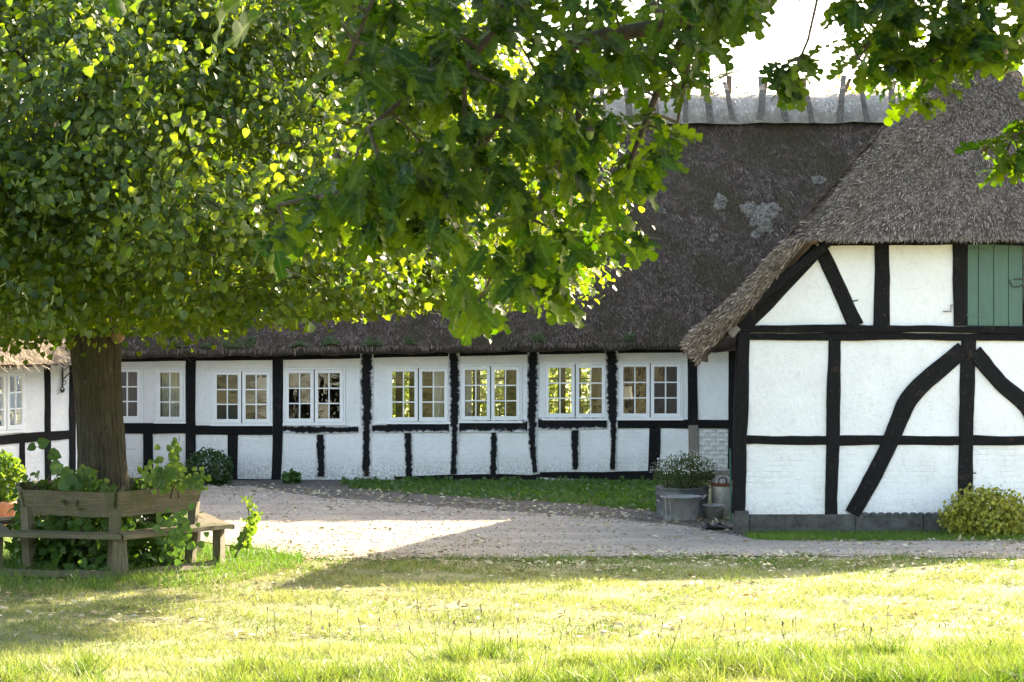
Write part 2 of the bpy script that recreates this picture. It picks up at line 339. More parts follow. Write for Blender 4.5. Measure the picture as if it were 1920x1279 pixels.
# a hewn timber lying in the wall plane: polyline of (x, z, width)
def timber_bar(name, pts, yf, depth, mat, parent, wobble=.006, frame=None, step=.10, bev=.012):
    path = smooth_path(pts, step); V = []; Fc = []; uv = []; L = 0; seed = random.random()*50
    for i, p in enumerate(path):
        t = path[min(i+1, len(path)-1)][:2]-path[max(i-1, 0)][:2]; t = t/(np.linalg.norm(t)+1e-9); n = np.array((-t[1], t[0]))
        if i: L += np.linalg.norm(p[:2]-path[i-1][:2])
        h = p[2]/2; l = h+wobble*(wob(L*1.1+seed, seed)*1.5+random.gauss(0, .13)); r = h+wobble*(wob(L*1.3-seed, seed*2)*1.5+random.gauss(0, .13))
        f = yf+wobble*.5*wob(L*3, seed*3)
        for off, y, u in ((-l, yf+depth, -1.15), (-l, f+bev, -1), (-l+bev, f, -.8), (r-bev, f, .8), (r, f+bev, 1), (r, yf+depth, 1.15)):
            q = p[:2]+n*off; pt = (q[0], y, q[1])
            V.append(frame(pt) if frame else pt); uv.append((u, L))
        if i:
            a = (i-1)*6; c = i*6
            for k in range(5): Fc.append((a+k, a+k+1, c+k+1, c+k))
    Fc.append(tuple(range(5, -1, -1))); e = (len(path)-1)*6; Fc.append(tuple(e+k for k in range(6)))
    return mk(name, V, Fc, mat, parent, True, uv) if False else mk(name, V, Fc, mat, parent, False, uv)
# a rendered infill panel; left edge may slope; hole = window opening
def infill(name, xb, xt, x1, z0, z1, y, mat, parent, hole=None, amp=.007, frame=None, thick=.2):
    xs = list(np.linspace(0, 1, max(3, int((x1-min(xb, xt))/.11)))); zs = list(np.linspace(z0, z1, max(3, int((z1-z0)/.11))))
    if hole:
        hx0, hx1, hz0, hz1 = hole; W = x1-xb
        u0, u1 = (hx0-xb)/W, (hx1-xb)/W
        xs = sorted([u for u in xs if abs(u-u0) > .015 and abs(u-u1) > .015]+[u0, u1]); zs = sorted([z for z in zs if abs(z-hz0) > .02 and abs(z-hz1) > .02]+[hz0, hz1])
    V = []; Fc = []; nx = len(xs)
    for z in zs:
        t = (z-z0)/(z1-z0); xl = xb+(xt-xb)*t
        for u in xs:
            x = xl+(x1-xl)*u; d = amp*wob(x, z, y, 2.3)+amp*.5*wob(x, z, y, 7.1)
            V.append((x, y+d, z))
    for j in range(len(zs)-1):
        for i in range(nx-1):
            if hole and xs[i] >= u0-1e-6 and xs[i+1] <= u1+1e-6 and zs[j] >= hz0-1e-6 and zs[j+1] <= hz1+1e-6: continue
            Fc.append((j*nx+i, j*nx+i+1, (j+1)*nx+i+1, (j+1)*nx+i))
    if hole:   # reveals
        for (a, b_) in (((hx0, hz0), (hx0, hz1)), ((hx0, hz1), (hx1, hz1)), ((hx1, hz1), (hx1, hz0)), ((hx1, hz0), (hx0, hz0))):
            k = len(V); V += [(a[0], y, a[1]), (b_[0], y, b_[1]), (b_[0], y+thick, b_[1]), (a[0], y+thick, a[1])]; Fc.append((k, k+1, k+2, k+3))
    if frame: V = [frame(v) for v in V]
    return mk(name, V, Fc, mat, parent, True)

# ------------------------------------------------------------------ ground
def gz(x, y):
    x = np.asarray(x, float); y = np.asarray(y, float)
    z = np.where(y < 18.5, (18.5-y)*.068, 0.)+np.where(y > 24, -np.clip((y-24)/4.5, 0, 1)*.14, 0.)
    return z+.022*wob(x, y, 0, .55)*np.clip((26-y)/4, 0, 1)+.007*wob(x, y, 0, 2.)
xs = np.concatenate([[-900, -300, -100, -50], np.arange(-30, 30.1, .5), [50, 100, 300, 900]]); ys = np.concatenate([[-900, -200, -40, -12], np.arange(-6, 60, .5), [80, 150, 400, 1500]])
X, Y = np.meshgrid(xs, ys); Z = gz(X, np.clip(Y, -6, 1e9)); nx = len(xs)
i, j = np.meshgrid(np.arange(nx-1), np.arange(len(ys)-1)); a = (j*nx+i).ravel()
tag(link('ground', np_mesh('ground', np.stack([X, Y, Z], -1).reshape(-1, 3), np.stack([a, a+1, a+nx+1, a+nx], -1)), 'ground_soil', smooth=True), kind='structure')
def sheet(name, lo, hi, x0, x1, mat, dz, rag=.12):
    """strip of ground between the two depth curves lo(x) and hi(x)"""
    V = []; Fc = []; nx = int((x1-x0)/.12); ny = 26
    for i in range(nx+1):
        x = x0+(x1-x0)*i/nx; a = lo(x)+rag*wob(x, 1, 0, 4.)+rag*.5*wob(x, 3, 0, 13.); b = hi(x)+rag*wob(x, 5, 0, 4.)+rag*.5*wob(x, 8, 0, 13.)
        for j in range(ny+1):
            y = a+(b-a)*j/ny; V.append((x, y, float(gz(x, y))+dz))
    for i in range(nx):
        for j in range(ny): k = i*(ny+1)+j; Fc.append((k, k+ny+1, k+ny+2, k+1))
    return mk(name, V, Fc, mat, None, True)
def path_lo(x): return float(np.interp(x, [-12, -5.2, -3.2, -2.3, -1., 1., 3.5, 6., 12.], [29.5, 28.5, 26.2, 24.6, 24.7, 24.9, 25.0, 24.7, 24.6]))
def path_hi(x): return float(np.interp(x, [-12, -4.4, -3.2, -1, 1.4, 2.6, 3.2, 12.], [36.2, 36.0, 34., 32.2, 30.4, 29.2, 27.2, 27.0]))
tag(sheet('dirt_margin', lambda x: path_hi(x)-.9, lambda x: float(np.interp(x, [-9, -2.6, 2.4, 3, 4], [37.5, 37.5, 31.6, 30.6, 29.0])), -9, 3.3, 'dark_soil', .006), kind='structure')
tag(sheet('gravel_path', path_lo, path_hi, -12, 12, 'gravel', .014, .10), kind='structure')

# ------------------------------------------------------------------ the long farmhouse
YF = 37.4
def fx(px): return wx(px, YF)
def fz(py): return wz(py, YF)
house = thing('farmhouse', 'long white half-timbered farmhouse with mossy thatched roof across the yard', 'farmhouse', (0, YF, -.2))
bays = [(140, 355), (355, 520), (520, 688), (688, 852), (852, 1000), (1000, 1147), (1147, 1299), (1299, 1480)]
rail_y = [803, 806, 804.5, 803, 799.5, 793.5, 795, 795]
wins = {0: [(209, 268.5, 687, 792), (290, 348, 688, 793)], 1: [(396, 511, 692, 797.5)], 2: [(531, 648, 689, 796.5)], 3: [(725, 844, 686, 794)],
        4: [(861, 979, 683, 792)], 5: [(1018, 1139, 679, 787)], 6: [(1158, 1280, 677, 787)], 7: []}
for k, (a, b) in enumerate(bays):
    zt, zr, zb = fz(640), fz(rail_y[k]), fz(915)
    if k == 0:
        infill('wall_panel', fx(160), fx(160), fx(279), zr, zt, YF, 'limewash', house, (fx(209), fx(268.5), fz(792), fz(687)), frame=None)
        infill('wall_panel', fx(279), fx(279), fx(355), zr, zt, YF, 'limewash', house, (fx(290), fx(348), fz(793), fz(688)))
        infill('wall_panel', fx(160), fx(160), fx(278), zb, zr, YF+.012, 'limewash_brick', house); infill('wall_panel', fx(278), fx(278), fx(355), zb, zr, YF+.012, 'limewash_brick', house)
        continue
    h = None
    if wins[k]: w0 = wins[k][0]; h = (fx(w0[0]), fx(w0[1]), fz(w0[3]), fz(w0[2]))
    infill('wall_panel', fx(a), fx(a), fx(b), zr, zt, YF, 'limewash', house, h)
    mid = [0, 436, 601, 767, 926, 1078, 1227, 1400][k]
    if k < 7: infill('wall_panel', fx(a), fx(a), fx(mid), zb, zr, YF+.004, 'limewash_brick', house, amp=.012)
    if k == 7:   # the one panel whose bricks show through the whitewash
        pn = infill('wall_panel', fx(a), fx(a), fx(b), zb, zr, YF+.03, 'limewash', house, amp=.004)
        bw, bh = .238, .068; row = 0; z = zb+.15
        bmesh_ = bpy.data.meshes.new('brick'); e = .007
        Vb = [(-bw/2, .03, -bh/2), (bw/2, .03, -bh/2), (bw/2, .03, bh/2), (-bw/2, .03, bh/2), (-bw/2+e, 0, -bh/2+e), (bw/2-e, 0, -bh/2+e), (bw/2-e, 0, bh/2-e), (-bw/2+e, 0, bh/2-e)]
        bmesh_.from_pydata(Vb, [], [(4, 5, 6, 7), (0, 1, 5, 4), (1, 2, 6, 5), (2, 3, 7, 6), (3, 0, 4, 7)]); bmesh_.materials.append(M['limewash'])
        while z < zr-.08:
            x = fx(1310)+(row % 2)*.125+.05
            while x < fx(1400):
                o = bpy.data.objects.new('brick', bmesh_); COL.objects.link(o); o.parent = pn; o.location = (x+random.uniform(-.004, .004), YF+.002+random.uniform(0, .006), z); o.rotation_euler = (0, random.uniform(-.01, .01), 0); x += .25
            z += .077; row += 1
    else: infill('wall_panel', fx(mid), fx(mid), fx(b), zb, zr, YF+.004, 'limewash_brick', house, amp=.012)
TP = YF-.028
def hp(name, pts, mat='tarred_timber', dep=.12, yo=0., wb=.006): k = (1.7 if 'rail' in name else 1.36) if mat == 'tarred_worn' else 1.; return timber_bar(name, [(fx(x), fz(y), w_*k/106.95) for x, y, w_ in pts], TP+yo, dep, mat, house, wb*.75, step=.07)
hp('timber_post', [(358, 640, 19), (357.5, 800, 18.5), (358, 897, 18)])
hp('timber_post', [(520.5, 640, 19), (521, 800, 19), (518, 899, 17.5)])
hp('timber_post', [(687.5, 640, 19), (687.5, 770, 18.5), (687.5, 815, 13.5), (686, 893, 15)], 'tarred_worn', wb=.011)
hp('timber_post', [(852, 640, 16.5), (852, 770, 16), (852, 820, 12), (850, 889, 12)], 'tarred_worn', wb=.010)
hp('timber_post', [(999.5, 640, 17.5), (999, 760, 16), (998, 830, 12.5), (1003, 886, 11)], 'tarred_worn', wb=.010)
hp('timber_post', [(1146.5, 640, 19.5), (1147.5, 760, 18), (1150, 812, 11), (1149, 880, 9.5)], 'tarred_worn', wb=.010)
hp('timber_post', [(1298, 640, 18), (1299, 797, 18.5)])
hp('timber_post', [(1300, 797, 19), (1301, 888, 20)], 'bare_timber')
hp('timber_post', [(1374, 640, 16), (1373, 890, 16)])
for pts, mt in (([(160, 803, 20), (349, 803, 19)], 'tarred_timber'), ([(367, 806, 17), (511, 807, 17)], 'tarred_timber'), ([(531, 803, 9), (590, 805, 10), (672, 805, 8)], 'tarred_worn'),
            ([(698, 804, 10), (760, 801, 13), (842, 801, 12)], 'tarred_worn'), ([(860, 799, 14), (990, 799, 15)], 'tarred_worn'), ([(1009, 794, 15), (1138, 793, 14)], 'tarred_worn'),
            ([(1158, 795, 16), (1290, 795, 16)], 'tarred_timber'), ([(1308, 795, 16), (1470, 795, 16)], 'tarred_timber')): hp('timber_rail', pts, mt, yo=.004, wb=.009)
for pts, mt in (([(278, 813, 18), (278, 895, 18)], 'tarred_timber'), ([(436.5, 815, 19), (436, 899, 19)], 'tarred_timber'), ([(601.5, 815, 13.5), (602, 893, 14)], 'tarred_worn'),
            ([(766, 812, 13), (767, 893, 12)], 'tarred_worn'), ([(926, 811, 11), (925.5, 890, 12)], 'tarred_worn'), ([(1077, 807, 13), (1079, 880, 12)], 'tarred_worn'), ([(1228, 803, 22), (1226, 887, 20)], 'tarred_timber')):
    hp('timber_stud', pts, mt, yo=.005, wb=.009)
for pts, mt in (([(150, 902, 13), (355, 903, 13), (527, 904, 12)], 'tarred_timber'), ([(660, 903, 6), (690, 903, 8), (705, 903, 4)], 'tarred_timber'), ([(740, 897, 7), (870, 896, 12), (1000, 896, 13), (1012, 893, 11)], 'tarred_timber'), ([(1012, 890, 10), (1200, 892, 16), (1390, 893, 18)], 'tarred_timber')):
    hp('sill_plate', pts, mt, yo=-.004, wb=.011)
hp('top_plate', [(130, 671, 16), (520, 667, 16), (1000, 657, 16), (1480, 650, 16)], yo=.002)
# rubble footing under the sill, stones one by one
sm = []
for v_ in range(4):
    rr = np.random.RandomState(v_); V, Fc = lathe_geo((0, 0, 0), [(.02, -.5), (.36, -.42), (.5, -.1), (.48, .2), (.3, .45), (.02, .5)], 9); V = [(x*(1+.25*rr.rand()), y*(1+.2*rr.rand()), z*(1+.2*rr.rand())) for x, y, z in V]
    me = bpy.data.meshes.new('footing_stone'); me.from_pydata(V, [], Fc); me.materials.append(M['stone_plinth']); sm.append(me)
x = fx(370)
while x < fx(1380):
    o = link('footing_stone', random.choice(sm), None, house); s = random.uniform(.2, .42); px = CX+x/YF*F
    o.matrix_basis = Matrix.Translation((x, YF+.05, fz(float(np.interp(px, [360, 700, 1380], [916, 911, 908])))-.02)) @ Matrix.Rotation(random.uniform(-.2, .2), 4, 'Y') @ Matrix.Diagonal((s, .22, random.uniform(.14, .24), 1)); x += s*1.02
# windows: casements with 2 x 3 panes each
def window(x0, x1, z0, z1, ncas, y, parent, frame=None, back=(0., 0.)):
    fw = .035; mb = MB()
    d0, d1 = y-.018, y+.07
    def bx(mb_, *a):
        V, Fc = box_geo(*a); mb_.add([frame(v) for v in V] if frame else V, Fc)
    bx(mb, x0, x0+fw, d0, d1, z0, z1); bx(mb, x1-fw, x1, d0, d1, z0, z1); bx(mb, x0+fw, x1-fw, d0, d1, z1-fw, z1); bx(mb, x0+fw, x1-fw, d0, d1, z0, z0+fw)
    bx(mb, x0-.012, x1+.012, y-.045, y-.0185, z0-.012, z0+.022)
    win = mb.build('window', 'window_paint', parent)
    iw = (x1-x0-2*fw-(.012 if ncas == 2 else 0))/ncas
    for c in range(ncas):
        a = x0+fw+.004+c*(iw+.012); b = a+iw-.008; lo, hi = z0+fw+.004, z1-fw-.004; st = .058; yy = y-.030
        mb = MB(); bx(mb, a, a+st, yy, yy+.04, lo, hi); bx(mb, b-st, b, yy, yy+.04, lo, hi); bx(mb, a+st, b-st, yy, yy+.04, hi-st, hi); bx(mb, a+st, b-st, yy, yy+.04, lo, lo+st*1.15)
        mb.build('casement', 'window_paint', win)
        ga, gb, gl_, gh = a+st, b-st, lo+st*1.15, hi-st; bar = .021
        mb = MB(); xm = (ga+gb)/2; bx(mb, xm-bar/2, xm+bar/2, yy+.006, yy+.036, gl_, gh); mb.build('glazing_bar', 'window_paint', win)
        for t in (1/3, 2/3):
            zz = gl_+(gh-gl_)*t; mb = MB(); bx(mb, ga, xm-bar/2, yy+.008, yy+.034, zz-bar/2, zz+bar/2); bx(mb, xm+bar/2, gb, yy+.008, yy+.034, zz-bar/2, zz+bar/2); mb.build('glazing_bar', 'window_paint', win)
        for r in range(3):
            za, zb_ = gl_+(gh-gl_)*r/3, gl_+(gh-gl_)*(r+1)/3
            for (pa, pb) in ((ga, xm), (xm, gb)):
                tx, tz = random.uniform(-.003, .003), random.uniform(-.0015, .0015)+back[c]*(zb_-za)/2; V = [(pa, yy+.023-tx-tz, za), (pb, yy+.022+tx-tz, za), (pb, yy+.022+tx+tz, zb_), (pa, yy+.022-tx+tz, zb_)]
                mk('pane', [frame(v) for v in V] if frame else V, [(0, 1, 2, 3)], 'glass', win)
        hx = a-.006 if c == 0 else b+.006
        for zz in (lo+.14, hi-.14):
            V, Fc = tube_geo([(hx, yy-.004, zz-.035), (hx, yy-.004, zz+.035)], .007, 6); mk('hinge', [frame(v) for v in V] if frame else V, Fc, 'window_paint', win)
    return win
for k in wins:
    for (a, b, t, bt) in wins[k]: window(fx(a)+.003, fx(b)-.003, fz(bt)+.003, fz(t)-.003, 1 if k == 0 else 2, YF, house, back={1: (.004, .034), 2: (.03, .04), 6: (.018, .03)}.get(k, (0., .004)))
# the room behind, glazed on the garden side too
YB = 42.4
def part_box(name, mat, parent, *a): return MB().box(*a).build(name, mat, parent)
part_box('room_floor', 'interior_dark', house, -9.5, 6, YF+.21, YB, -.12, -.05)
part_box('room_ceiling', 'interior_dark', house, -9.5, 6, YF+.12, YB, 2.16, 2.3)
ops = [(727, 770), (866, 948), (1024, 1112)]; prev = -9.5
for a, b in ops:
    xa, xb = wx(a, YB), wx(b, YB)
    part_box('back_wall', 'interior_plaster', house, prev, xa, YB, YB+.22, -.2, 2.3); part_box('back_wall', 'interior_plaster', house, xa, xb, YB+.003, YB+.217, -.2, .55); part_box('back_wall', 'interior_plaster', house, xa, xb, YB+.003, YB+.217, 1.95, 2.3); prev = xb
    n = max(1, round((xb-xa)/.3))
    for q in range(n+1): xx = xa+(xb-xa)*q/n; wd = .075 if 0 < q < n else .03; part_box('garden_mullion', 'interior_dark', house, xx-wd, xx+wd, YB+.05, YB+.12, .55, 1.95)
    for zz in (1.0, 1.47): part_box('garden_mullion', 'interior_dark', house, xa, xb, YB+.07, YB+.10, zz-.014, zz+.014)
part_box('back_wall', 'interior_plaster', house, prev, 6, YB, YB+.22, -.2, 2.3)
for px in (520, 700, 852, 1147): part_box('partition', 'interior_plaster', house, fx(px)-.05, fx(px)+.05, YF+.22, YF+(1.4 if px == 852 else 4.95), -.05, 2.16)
for px, n in ((300, 5), (838, 6), (812, 3)):   # curtains hanging inside
    V = []; Fc = []
    for i in range(n*6+1):
        x = fx(px)+i*.012; y = YF+.2+.02*math.sin(i*1.9); V += [(x, y, .75), (x, y, 1.95)]
        if i: Fc.append((2*i-2, 2*i, 2*i+1, 2*i-1))
    c = mk('curtain', V, Fc, 'curtain_cloth', None, True); tag(c, {300: 'pale curtain behind the narrow window right of the linden trunk', 838: 'grey curtain at the right edge of the third wide window', 812: 'narrow grey curtain inside the third wide window from the left'}[px], 'curtain')
lp = thing('table_lamp', 'white drum shade table lamp behind the rightmost farmhouse window', 'lamp', (fx(1178), YF+.45, .95))
part_box('side_table', 'interior_dark', None, fx(1160), fx(1215), YF+.25, YF+.7, .86, .92); tag(bpy.data.objects['side_table'], 'dark table top standing behind the rightmost farmhouse window', 'table')
cx_, cy_ = fx(1178), YF+.45
mk('lamp_shade', *lathe_geo((cx_, cy_, 1.26), [(.10, 0), (.085, .22), (.083, .22), (.098, 0)], 20), 'lamp_shade_cloth', lp, True)
mk('lamp_base', *lathe_geo((cx_, cy_, .92), [(.001, 0), (.07, 0), (.07, .02), (.02, .05), (.015, .36), (.001, .36)], 14), 'black_iron', lp, True)
for q, (px, lab) in enumerate(((958, 'dark patterned chair back seen through the fourth wide window'), (1118, 'dark patterned chair back seen through the fifth wide window'))):   # chairs indoors
    ch = thing('chair', lab, 'chair', (fx(px), YF+1.1, -.05)); x0 = fx(px); y0 = YF+1.1
    for dx in (-.2, .2):
        mk('leg', *tube_geo([(x0+dx, y0, -.05), (x0+dx, y0, .42)], .018, 6), 'black_iron', ch); mk('leg', *tube_geo([(x0+dx, y0+.4, -.05), (x0+dx, y0+.4, .42)], .018, 6), 'black_iron', ch)
        mk('back_post', *tube_geo([(x0+dx, y0, .42), (x0+dx*1.05, y0-.06, 1.12)], .016, 6), 'black_iron', ch)
    part_box('seat', 'interior_dark', ch, x0-.22, x0+.22, y0-.01, y0+.42, .421, .46)
    for zz in (.65, .8, .95, 1.1): mk('back_slat', *tube_geo([(x0-.2, y0-.03, zz), (x0, y0-.05, zz+.03), (x0+.2, y0-.03, zz)], .014, 6), 'black_iron', ch)
# entrance beside the left wing
part_box('entrance_door', 'brown_door', house, fx(131), fx(160), YF+.06, YF+.11, fz(905), fz(700))
for i in range(3): part_box('door_plank', 'teal_paint' if i != 1 else 'brown_door', house, fx(138+i*8), fx(145+i*8), YF+.03, YF+.059, fz(903), fz(745))
hp('timber_post', [(131, 660, 9), (131, 905, 9)])

# thatched roofs -------------------------------------------------------------
STRAW_T = np.array([(-.5, 0, 0), (.5, 0, 0), (.3, 1, .0), (-.3, 1, .0)], float); STRAW_F = [(0, 1, 2, 3)]
def straw(name, pos, nrm, down, L, W, lift, mat, parent, jit=.35):
    n = len(pos); ax = down+nrm*(lift*RS.rand(n, 1))+rand_dirs(n)*jit
    V, Fa, r = bake(STRAW_T, STRAW_F, pos-nrm*.012, ax, nrm+rand_dirs(n)*.6, L*(.5+RS.rand(n)), np.clip(RS.normal(.5, .27, n), 0, 1), W*(.6+.8*RS.rand(n)))
    o = link(name, np_mesh(name, V, Fa, r), mat, parent); o['kind'] = 'stuff'; return o
def grid_surf(fn, us, vs):
    V = [fn(u, v) for v in vs for u in us]; nx = len(us)
    return V, [(j*nx+i, j*nx+i+1, (j+1)*nx+i+1, (j+1)*nx+i) for j in range(len(vs)-1) for i in range(nx-1)]
def sample_fn(fn, n, eps=.02):
    u = RS.rand(n); v = RS.rand(n); p = np.array([fn(a, b) for a, b in zip(u, v)]); pu = np.array([fn(a+eps, b) for a, b in zip(u, v)])-p; pv = np.array([fn(a, b+eps) for a, b in zip(u, v)])-p
    nr = np.cross(pu, pv); nr /= np.linalg.norm(nr, axis=1, keepdims=True)+1e-9; nr *= np.where(nr[:, 2:3] < 0, -1, 1); dn = -pv/np.linalg.norm(pv, axis=1, keepdims=True)
    return p, nr, dn, u, v
def tilt(x): return .0165*x
RZ, RYr = 6.55, 40.0
def roof_front(u, v):
    x = -9.8+19.3*u; t = min(max(v, 0), 1.1); y = 36.84+(RYr-36.84)*t; z = 2.26+(RZ-2.26)*(t-.10*t*(1-t))
    d = .035*float(wob(x, z, 0, 1.1))+.025*float(wob(x, z, 3, 3.7))+.02*float(wob(x, z, 1, 8.))
    return np.array((x, y-d*.8, z+tilt(x)*(1-.6*t)+d*.6))
us, vs = np.linspace(0, 1, 260), np.linspace(0, 1, 70)
V, Fc = grid_surf(roof_front, us, vs); nx = len(us)
k0 = len(V)
for prof in ((36.86, 2.19), (36.94, 2.12), (37.10, 2.11), (37.50, 2.24)):     # cut lip and underside of the eaves
    for u in us:
        x = -9.8+19.3*u; V.append((x, prof[0]+.012*wob(x, 3, 0, 6), prof[1]+tilt(x)+.02*float(wob(x, 2, 0, 3.1))+.012*float(wob(x, 7, 0, 11.))))
rows = [0]+[k0+r*nx for r in range(4)]
for r in range(4):
    for i in range(nx-1): Fc.append((rows[r]+i+1, rows[r]+i, rows[r+1]+i, rows[r+1]+i+1))
kb = len(V)
for u in us: x = -9.8+19.3*u; V.append((x, 43.2, 2.2+tilt(x)))
top = (len(vs)-1)*nx
for i in range(nx-1): Fc.append((top+i, top+i+1, kb+i+1, kb+i))
roof = mk('roof', V, Fc, 'old_thatch', house, True); tag(roof, 'dark mossy thatch with pale lichen patches')
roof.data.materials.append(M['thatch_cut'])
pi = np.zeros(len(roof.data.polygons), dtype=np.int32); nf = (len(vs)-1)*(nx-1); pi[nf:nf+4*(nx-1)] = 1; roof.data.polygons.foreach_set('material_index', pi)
p, nr, dn, u, v = sample_fn(roof_front, 80000); straw('straw', p, nr, dn, .12, .0105, .55, 'old_thatch_straw', roof, .42)
# eave fringe
p, nr, dn, u, v = sample_fn(lambda a, b: roof_front(a, b*.03), 7000); straw('straw', p, nr, dn*.4+np.array((0, -.3, -.8)), .09, .010, .2, 'old_thatch_straw', roof, .25)
# ridge roll of pale straw
def ridge_roll(u, v):
    x = -9.5+18.6*u; q = math.radians(205-v*230); y = RYr+.05+.35*math.cos(q)*(1.15 if v < .5 else 1.); z = RZ-.03+.33*math.sin(q)-(.10*max(0, .25-v)/.25)
    d = .02*float(wob(x, v*3, 0, 2.3)); return np.array((x, y-d, z+tilt(x)*.4+d))
V, Fc = grid_surf(ridge_roll, np.linspace(0, 1, 130), np.linspace(0, 1, 16)); rr = mk('ridge_roll', V, Fc, 'ridge_straw', house, True)
p, nr, dn, u, v = sample_fn(lambda a, b: ridge_roll(a, .14+b*.5), 16000)
straw('straw', p, np.where(nr[:, 1:2] > .6, -nr, nr), dn, .085, .008, .06, 'ridge_straw_straw', rr, .5)
# crossed riding timbers over the ridge
for i in range(34):
    px = 1668-48.3*i+random.uniform(-5, 5); x = wx(px, RYr); lean = random.uniform(-.09, .09); zt = RZ+tilt(x)*.4
    for side in (-1, 1):
        yb = RYr+.05+side*.50; yt = RYr+.05-side*.13; ztop = zt+.56+random.uniform(-.06, .07); zb = zt-.24+random.uniform(-.05, .03); wd = random.uniform(.042, .06); xo = side*.05; xo2 = random.uniform(-.05, .05)
        sy = [.59, .55, .50, .43, .30, .12, -.05]; sz = [-.26+random.uniform(-.04, .05), -.14, .04, .20, .36, .48, .58+random.uniform(-.05, .09)]; pts = [np.array((x+xo+lean*t*2.2+xo2*math.sin(t*3), RYr+.05+side*sy[i_], zt+sz[i_])) for i_, t in enumerate(np.linspace(0, 1, 7))]
        V = []; Fc = []
        for q, c in enumerate(pts):
            wq = wd*(1.08-.25*(q/6)**2)*(1+random.uniform(-.1, .1))
            V += [c+np.array((-wq, -.022, 0)), c+np.array((wq, -.022, 0)), c+np.array((wq, .022, 0)), c+np.array((-wq, .022, 0))]
            if q: a = (q-1)*4; Fc += [(a+e_, a+(e_+1) % 4, a+4+(e_+1) % 4, a+4+e_) for e_ in range(4)]
        Fc += [(3, 2, 1, 0), tuple(24+e_ for e_ in range(4))]
        mk('ridge_timber', V, Fc, 'ridge_wood', house)
# lichen and moss cushions on the slope
def on_roof(px, py):
    best = min(((t, roof_front(.5, t)) for t in np.linspace(0, 1, 200)), key=lambda q: abs(HY-(q[1][2]-CH)/q[1][1]*F-py)); y = best[1][1]; u = (wx(px, y)+9.8)/19.3; return u, best[0]
def cushion(name, px, py, rpx, mat, hgt, label=None):
    u0, v0 = on_roof(px, py); c = roof_front(u0, v0); V = [c+np.array((0, -.8, .6))*hgt]; Fc = []; n = 34; rings = 7
    for r in range(1, rings+1):
        for k in range(n):
            q = 2*math.pi*k/n; rad = rpx/100*(r/rings)*(1+.16*math.sin(2*q+px)+.10*math.sin(5*q+py)+.07*math.sin(9*q+px)+random.uniform(-.05, .05)); pt = roof_front(u0+rad*math.cos(q)/19.3, min(1, v0+rad*math.sin(q)/5.3))
            V.append(pt+np.array((0, -.8, .6))*(hgt*(1-(r/rings)**2.2)-.004+random.uniform(-.012, .016)))
    Fc = [(0, 1+k, 1+(k+1) % n) for k in range(n)]+[(1+r*n+k, 1+(r+1)*n+k, 1+(r+1)*n+(k+1) % n, 1+r*n+(k+1) % n) for r in range(rings-1) for k in range(n)]
    mk(name, V, Fc, mat, roof, True)
for a in ((1350, 383, 15), (1432, 410, 28), (1410, 402, 20), (1446, 398, 16), (1437, 428, 15), (1420, 442, 12), (1338, 450, 9), (1240, 396, 8), (1535, 341, 12), (1305, 480, 7)): cushion('lichen_patch', *a, 'lichen', .045)
for a in ((437, 640, 22), (388, 655, 14), (330, 648, 17), (470, 632, 12), (560, 648, 15), (620, 652, 20), (700, 645, 18), (770, 640, 13), (1180, 640, 14), (1010, 642, 16)): cushion('moss_cushion', *a, 'moss', .055)

# ------------------------------------------------------------------ the gabled wing on the right
YG = 28.6; XC = wx(1812, YG); TT = math.tan(math.radians(15.5)); GS = F/YG
def gxx(px): return wx(px, YG)
def gzz(py): return wz(py, YG)
wing = thing('thatched_barn', 'white half-timbered barn gable with half-hipped thatch and green hatch', 'barn', (XC, YG, -.2))
zb, zm, zr0 = gzz(975), gzz(826), gzz(623)
for a, b in ((1388, 1563), (1563, 1812), (1812, 2060), (2060, 2240)):
    infill('wall_panel', gxx(a), gxx(a), gxx(b), zb, zm, YG, 'limewash_brick', wing, amp=.012); infill('wall_panel', gxx(a), gxx(a), gxx(b), zm, zr0, YG, 'limewash', wing, amp=.012)
zt = gzz(440)
infill('wall_panel', gxx(1392), gxx(1548), gxx(1653), zr0, zt, YG, 'limewash', wing); infill('wall_panel', gxx(1653), gxx(1653), gxx(1813), zr0, zt, YG, 'limewash', wing)
infill('wall_panel', gxx(1920), gxx(1920), gxx(2080), zr0, zt, YG, 'limewash', wing); infill('wall_panel', gxx(2080), gxx(2080), gxx(2092), zr0, zt, YG, 'limewash', wing)
for s, x0 in ((-1, 1388), (1, 2236)):   # side walls running back
    xa = gxx(x0); V = [(xa, YG+.003, -.2), (xa+TT*9, YG+9, -.2), (xa+TT*9, YG+9, 2.7), (xa, YG+.003, 2.7)]; mk('side_wall', V, [(0, 1, 2, 3)], 'limewash', wing)
def gp(name, pts, yo=0., wb=.010, mat='tarred_timber', dep=.12): return timber_bar(name, [(gxx(x), gzz(y), w_/GS) for x, y, w_ in pts], YG-.038+yo, dep, mat, wing, wb, bev=.016)
gp('corner_post', [(1396, 606, 25), (1388, 800, 25), (1383, 962, 26)], -.02, .013)
gp('timber_post', [(1564.5, 634, 24), (1562, 760, 25), (1559, 966, 24)]); gp('timber_post', [(1816, 634, 26), (1811, 800, 27), (1809, 966, 28)], -.006); gp('timber_post', [(2060, 634, 25), (2063, 966, 25)])
gp('tie_beam', [(1382, 616, 14), (1650, 617, 14), (2240, 621, 14)], -.03); gp('tie_beam', [(1400, 631, 13.5), (1650, 631, 14), (2236, 635, 14)], -.012)
gp('timber_rail', [(1396, 825, 17), (1553, 826, 18)], .004); gp('timber_rail', [(1571, 825, 18), (1800, 826, 18)], .004); gp('timber_rail', [(1823, 825, 17), (2230, 826, 18)], .004)
gp('curved_brace', [(1806, 655, 30), (1750, 702, 32), (1704, 748, 32), (1684, 790, 32), (1652, 862, 31), (1599, 964, 31)], -.012, .012)
